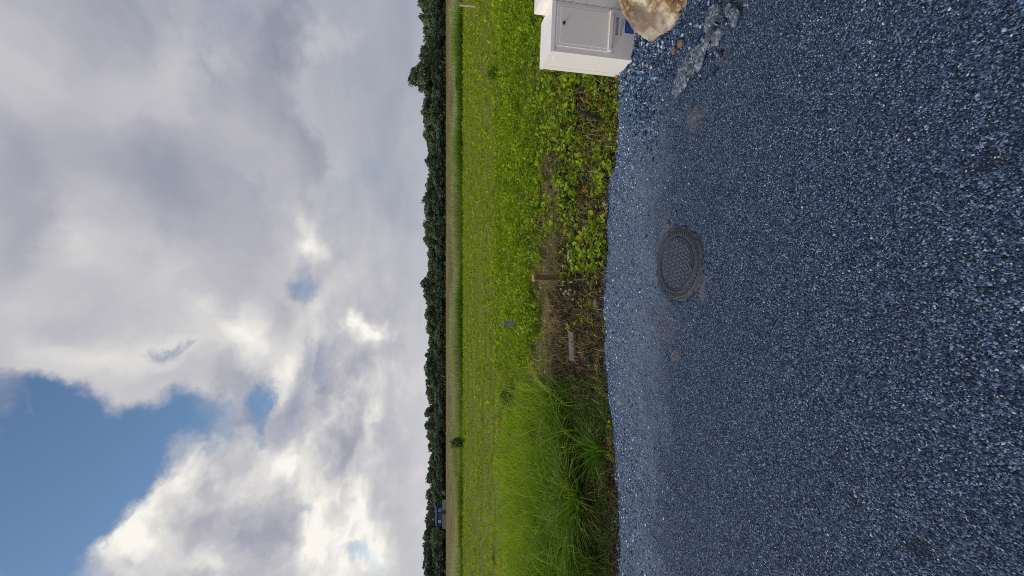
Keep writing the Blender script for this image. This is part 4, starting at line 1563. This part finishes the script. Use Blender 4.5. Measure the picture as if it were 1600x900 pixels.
def trunk_mesh(seed, kind):
    r = random.Random(seed)
    bm = bmesh.new()

    def limb(a, b, r0, r1):
        ax = (b - a).normalized()
        s1 = ax.orthogonal().normalized()
        s2 = ax.cross(s1)
        R0 = [bm.verts.new(a + (s1 * math.cos(w) + s2 * math.sin(w)) * r0) for w in np.linspace(0, 6.283, 7)[:-1]]
        R1 = [bm.verts.new(b + (s1 * math.cos(w) + s2 * math.sin(w)) * r1) for w in np.linspace(0, 6.283, 7)[:-1]]
        for j in range(6):
            bm.faces.new((R0[j], R0[(j + 1) % 6], R1[(j + 1) % 6], R1[j]))
    mid = Vector((r.uniform(-.02, .02), 0, .45))
    limb(Vector((0, 0, -.02)), mid, .028, .018)
    limb(mid, Vector((0, 0, .85)), .018, .006)
    for k in range(9):
        z = r.uniform(.25 if kind != 'open' else .45, .7)
        a = r.uniform(0, 6.28)
        e = Vector((.30 * math.cos(a), .30 * math.sin(a), z + .2))
        limb(Vector((0, 0, z)), e, .010, .003)
    me = bpy.data.meshes.new('trunk')
    bm.to_mesh(me)
    bm.free()
    me.materials.append(m_bark)
    return me


CROWNS, TRUNKS = {}, {}
for kind, cnt, n, size in (('round', 4, 2300, .045), ('tall', 3, 2100, .043), ('open', 1, 2600, .030)):
    for s in range(cnt):
        V, Fq, C = crown_np(100 + s * 7, lobes_for(100 + s * 7 + len(kind), kind), n, size, (.055, .090, .060), (.19, .24, .125))
        me = np_mesh('crown', V, Fq, C)
        me.materials.append(m_crown)
        CROWNS[(kind, s)] = me
        TRUNKS[(kind, s)] = trunk_mesh(s + 3, kind)


def tree(name, x, Y, w, h, kind, var, label, group=None, z0=0.0):
    t = tag(empty(name, (x, Y, z0), random.uniform(0, 6.28)), label, 'tree', group)
    c = link('crown', CROWNS[(kind, var)], None, t)
    c.scale = (w, w, h)
    tr_ = link('trunk', TRUNKS[(kind, var)], None, t)
    tr_.scale = (w * .6, w * .6, h)
    return t


SKYLINE = [(-60, 652), (0, 650), (10, 648), (20, 653), (40, 656), (60, 658), (76, 653), (88, 655), (100, 656), (150, 662), (160, 661), (175, 657), (190, 655), (210, 660), (225, 663),
           (235, 662), (260, 662), (285, 665), (300, 664), (315, 660), (330, 658), (350, 660), (370, 664), (400, 664), (430, 664), (445, 659), (452, 657), (460, 660), (480, 664),
           (500, 664), (520, 664), (530, 667), (540, 669), (556, 663), (580, 661), (600, 661), (618, 663), (630, 671), (637, 672), (646, 664), (660, 663), (675, 668), (700, 668), (712, 671),
           (730, 668), (750, 667), (775, 666), (800, 666), (820, 664), (832, 661), (850, 662), (870, 661), (885, 661), (905, 663), (960, 660)]
SKX, SKY_ = np.array([s[0] for s in SKYLINE], float), np.array([s[1] for s in SKYLINE], float)
YT = 190.0


def tree_top(py, Y):
    px = float(np.interp(py, SKX, SKY_))
    return at_depth(px, py, Y).z


n_t = 0
py = -40.0
while py < 950:
    Y = YT + random.uniform(-3, 5)
    x = at_depth(690, py, Y).x
    h = tree_top(py, Y) * random.uniform(.88, 1.05)
    left = py > 635
    w = random.uniform(7.5, 15.0) * (1.0 if h > 9 else .85)
    kind = 'tall' if random.random() < .35 else 'round'
    var = random.randrange(3)
    if left:
        Y += 22
        x = at_depth(690, py, Y).x
        h = tree_top(py, Y) * random.uniform(.98, 1.05)
        tree('broadleaf_tree', x, Y, w * 1.1, h, kind, var, 'dark green tree in the farther wooded line behind the blue house', 'trees behind the blue house')
    else:
        tree('broadleaf_tree', x, Y, w, h, kind, var, 'dark green tree in the dense wooded line across the ploughed field', 'trees of the dense wooded line')
    py += random.uniform(13, 19) * (w / 11)
# lower trees filling the foot of the line
py = -30.0
while py < 940:
    if not (786 < py < 830):
        Y = YT - 4 + random.uniform(-1, 1) + (18 if py > 640 else 0)
        h = tree_top(py, Y) * random.uniform(.5, .72)
        tree('understorey_tree', at_depth(690, py, Y).x, Y, random.uniform(8, 12), h, 'round', random.randrange(4),
             'low bushy dark tree at the foot of the dense wooded line' if py < 640 else 'low bushy dark tree at the foot of the farther wooded line',
             'low trees at the foot of the dense line' if py < 640 else 'low trees at the foot of the farther line')
    py += random.uniform(13, 20)
# the one that sticks out
p = at_depth(697, 127, YT - 5)
tree('broadleaf_tree', p.x, YT - 5, 19.5, at_depth(640, 127, YT - 5).z, 'open', 0, 'tall airy tree rising above all others in the wooded line')
p = at_depth(697, 836, 180)
tree('broadleaf_tree', p.x, 180, 7.2, at_depth(673, 836, 180).z, 'round', 3, 'rounded dark tree covering the left end of the blue house')
p = at_depth(697, 665, 196)
tree('broadleaf_tree', p.x, 196, 7, at_depth(663, 665, 196).z, 'tall', 1, 'pointed tree just left of the gap in the wooded line')
# deep wood behind, reads as one mass
parts = []
r = np.random.default_rng(77)
n = 20000
xx = r.uniform(-230, 190, n)
YY = r.uniform(206, 236, n)
dd = YY / (CP)
pyv = 450 - F * xx / (YY * 1.012)
tops = np.array([tree_top(q, 215.0) for q in np.linspace(-300, 1150, 300)])
tp = np.interp(pyv, np.linspace(-300, 1150, 300), tops)
zz_ = tp * (1 - r.random(n) ** .9 * .99) * (.80 + .14 * fbm(xx, YY, 5, 3, .12))
c = np.stack([xx, YY, zz_], 1)
nrm = r.normal(0, 1, (n, 3)) + np.array([0, -.6, .5])
nrm /= np.linalg.norm(nrm, axis=1)[:, None]
a = np.cross(nrm, r.normal(0, 1, (n, 3)))
a /= np.linalg.norm(a, axis=1)[:, None]
b = np.cross(nrm, a)
s = r.uniform(.6, 1.1, (n, 1))
V = np.stack([c - a * s, c - b * s * .6, c + a * s, c + b * s * .7], 1).reshape(-1, 3)
t = r.random((n, 1))
C = np.array((.028, .046, .028)) * (1 - t) + np.array((.065, .095, .045)) * t
tag(link('far_woods', np_mesh('far_woods', V, np.arange(4 * n).reshape(-1, 4), np.repeat(C, 4, 0)), m_crown), kind='stuff')

# ------------------------------------------------------------------ blue house with its fence
m_bluewall = simple_mat('blue_boards', (.035, .062, .15), (.05, .082, .18), 3, .95, .2, .004, .05)
m_slate = simple_mat('slate_roof', (.055, .080, .12), (.075, .105, .145), 2, .7, .2)
m_trim = simple_mat('white_trim', (.46, .48, .50), (.56, .57, .58), 5, .5, .1)
m_glass = simple_mat('window_glass', (.10, .12, .14), (.22, .25, .28), 1, .1, .0, .001, .6)
m_wall = simple_mat('pale_render', (.26, .23, .21), (.34, .31, .28), 2, .8, .2)
YH = 197.0
hl, hr = at_depth(690, 822, YH), at_depth(690, 794, YH)
W = hr.x - hl.x
house = tag(empty('house', (hl.x, YH, 0), math.radians(3)), 'small blue house with white windows half hidden by trees across the field', 'house')
eave, ridge = 4.75, 5.5
bm = bmesh.new()
add_box(bm, (0, 0, -.1), (W, 6.5, eave))
bm_obj('wall', bm, m_bluewall, house)
bm = bmesh.new()
prof = [(-.5, eave - .15), (3.25, ridge), (7.0, eave - .15), (7.0, eave + .03), (3.25, ridge + .18), (-.5, eave + .03)]
ends = [[bm.verts.new((xq, yq, zq)) for (yq, zq) in prof] for xq in (-.4, W + .4)]
for j in range(6):
    bm.faces.new((ends[0][j], ends[0][(j + 1) % 6], ends[1][(j + 1) % 6], ends[1][j]))
bm.faces.new(ends[0])
bm.faces.new(ends[1][::-1])
rf = bm_obj('roof', bm, m_bluewall, house)
bm = bmesh.new()
add_box(bm, (W * .62, 3.0, ridge - .2), (W * .68, 3.6, ridge + .8))
bm_obj('chimney', bm, m_wall, rf)
for wx in (W * .27, W * .88):
    bm = bmesh.new()
    for (x0, x1, z0, z1) in ((-.75, .75, 2.5, 2.7), (-.75, .75, 3.9, 4.1), (-.75, -.55, 2.7, 3.9), (.55, .75, 2.7, 3.9)):
        add_box(bm, (wx + x0, -.08, z0), (wx + x1, .02, z1))
    fr = bm_obj('window', bm, m_trim, house)
    bm = bmesh.new()
    add_box(bm, (wx - .55, -.04, 2.7), (wx + .55, .01, 3.9))
    bm_obj('pane', bm, m_trim if wx < W / 2 else m_glass, fr)
bm = bmesh.new()
add_box(bm, (W * .42, -.05, 1.7), (W * .74, .02, 4.6))
bm_obj('cladding', bm, m_slate, house)


def garden_wall(py0, py1, px_top, Y, label):
    a, b = at_depth(695, py1, Y), at_depth(695, py0, Y)
    t = tag(empty('garden_wall', (a.x, Y, 0)), label, 'wall')
    z = at_depth(px_top, (py0 + py1) / 2, Y).z
    bm = bmesh.new()
    add_box(bm, (0, 0, -.1), (b.x - a.x, .25, z))
    bm_obj('wall', bm, m_wall, t)
    bm = bmesh.new()
    add_box(bm, (-.06, -.05, z), (b.x - a.x + .06, .30, z + .08))
    bm_obj('coping', bm, m_trim, t)


garden_wall(804, 826, 691.3, 188, 'pale wall in front of the blue house')
garden_wall(781, 797, 691.5, 188, 'short pale wall right of the blue house by the dark trees')


def pale_bush(px, py, Y, w, h, label):
    p = at_depth(px, py, Y)
    t = tag(empty('pale_bush', (p.x, Y, 0)), label, 'bush')
    n = 420
    V, Fq, C = crown_np(int(py), lobes_for(int(py), 'round'), n, .07, (.20, .23, .17), (.42, .43, .36))
    me = np_mesh('foliage', V, Fq, C)
    o = link('foliage', me, m_crown, t)
    o.scale = (w, w, h)
    bm = bmesh.new()
    add_box(bm, (-.08, -.08, -.1), (.08, .08, h * .5))
    bm_obj('stem', bm, m_bark, t)


pale_bush(695, 769, 183, 2.6, 1.9, 'small pale flowering bush at the far edge of the ploughed field')
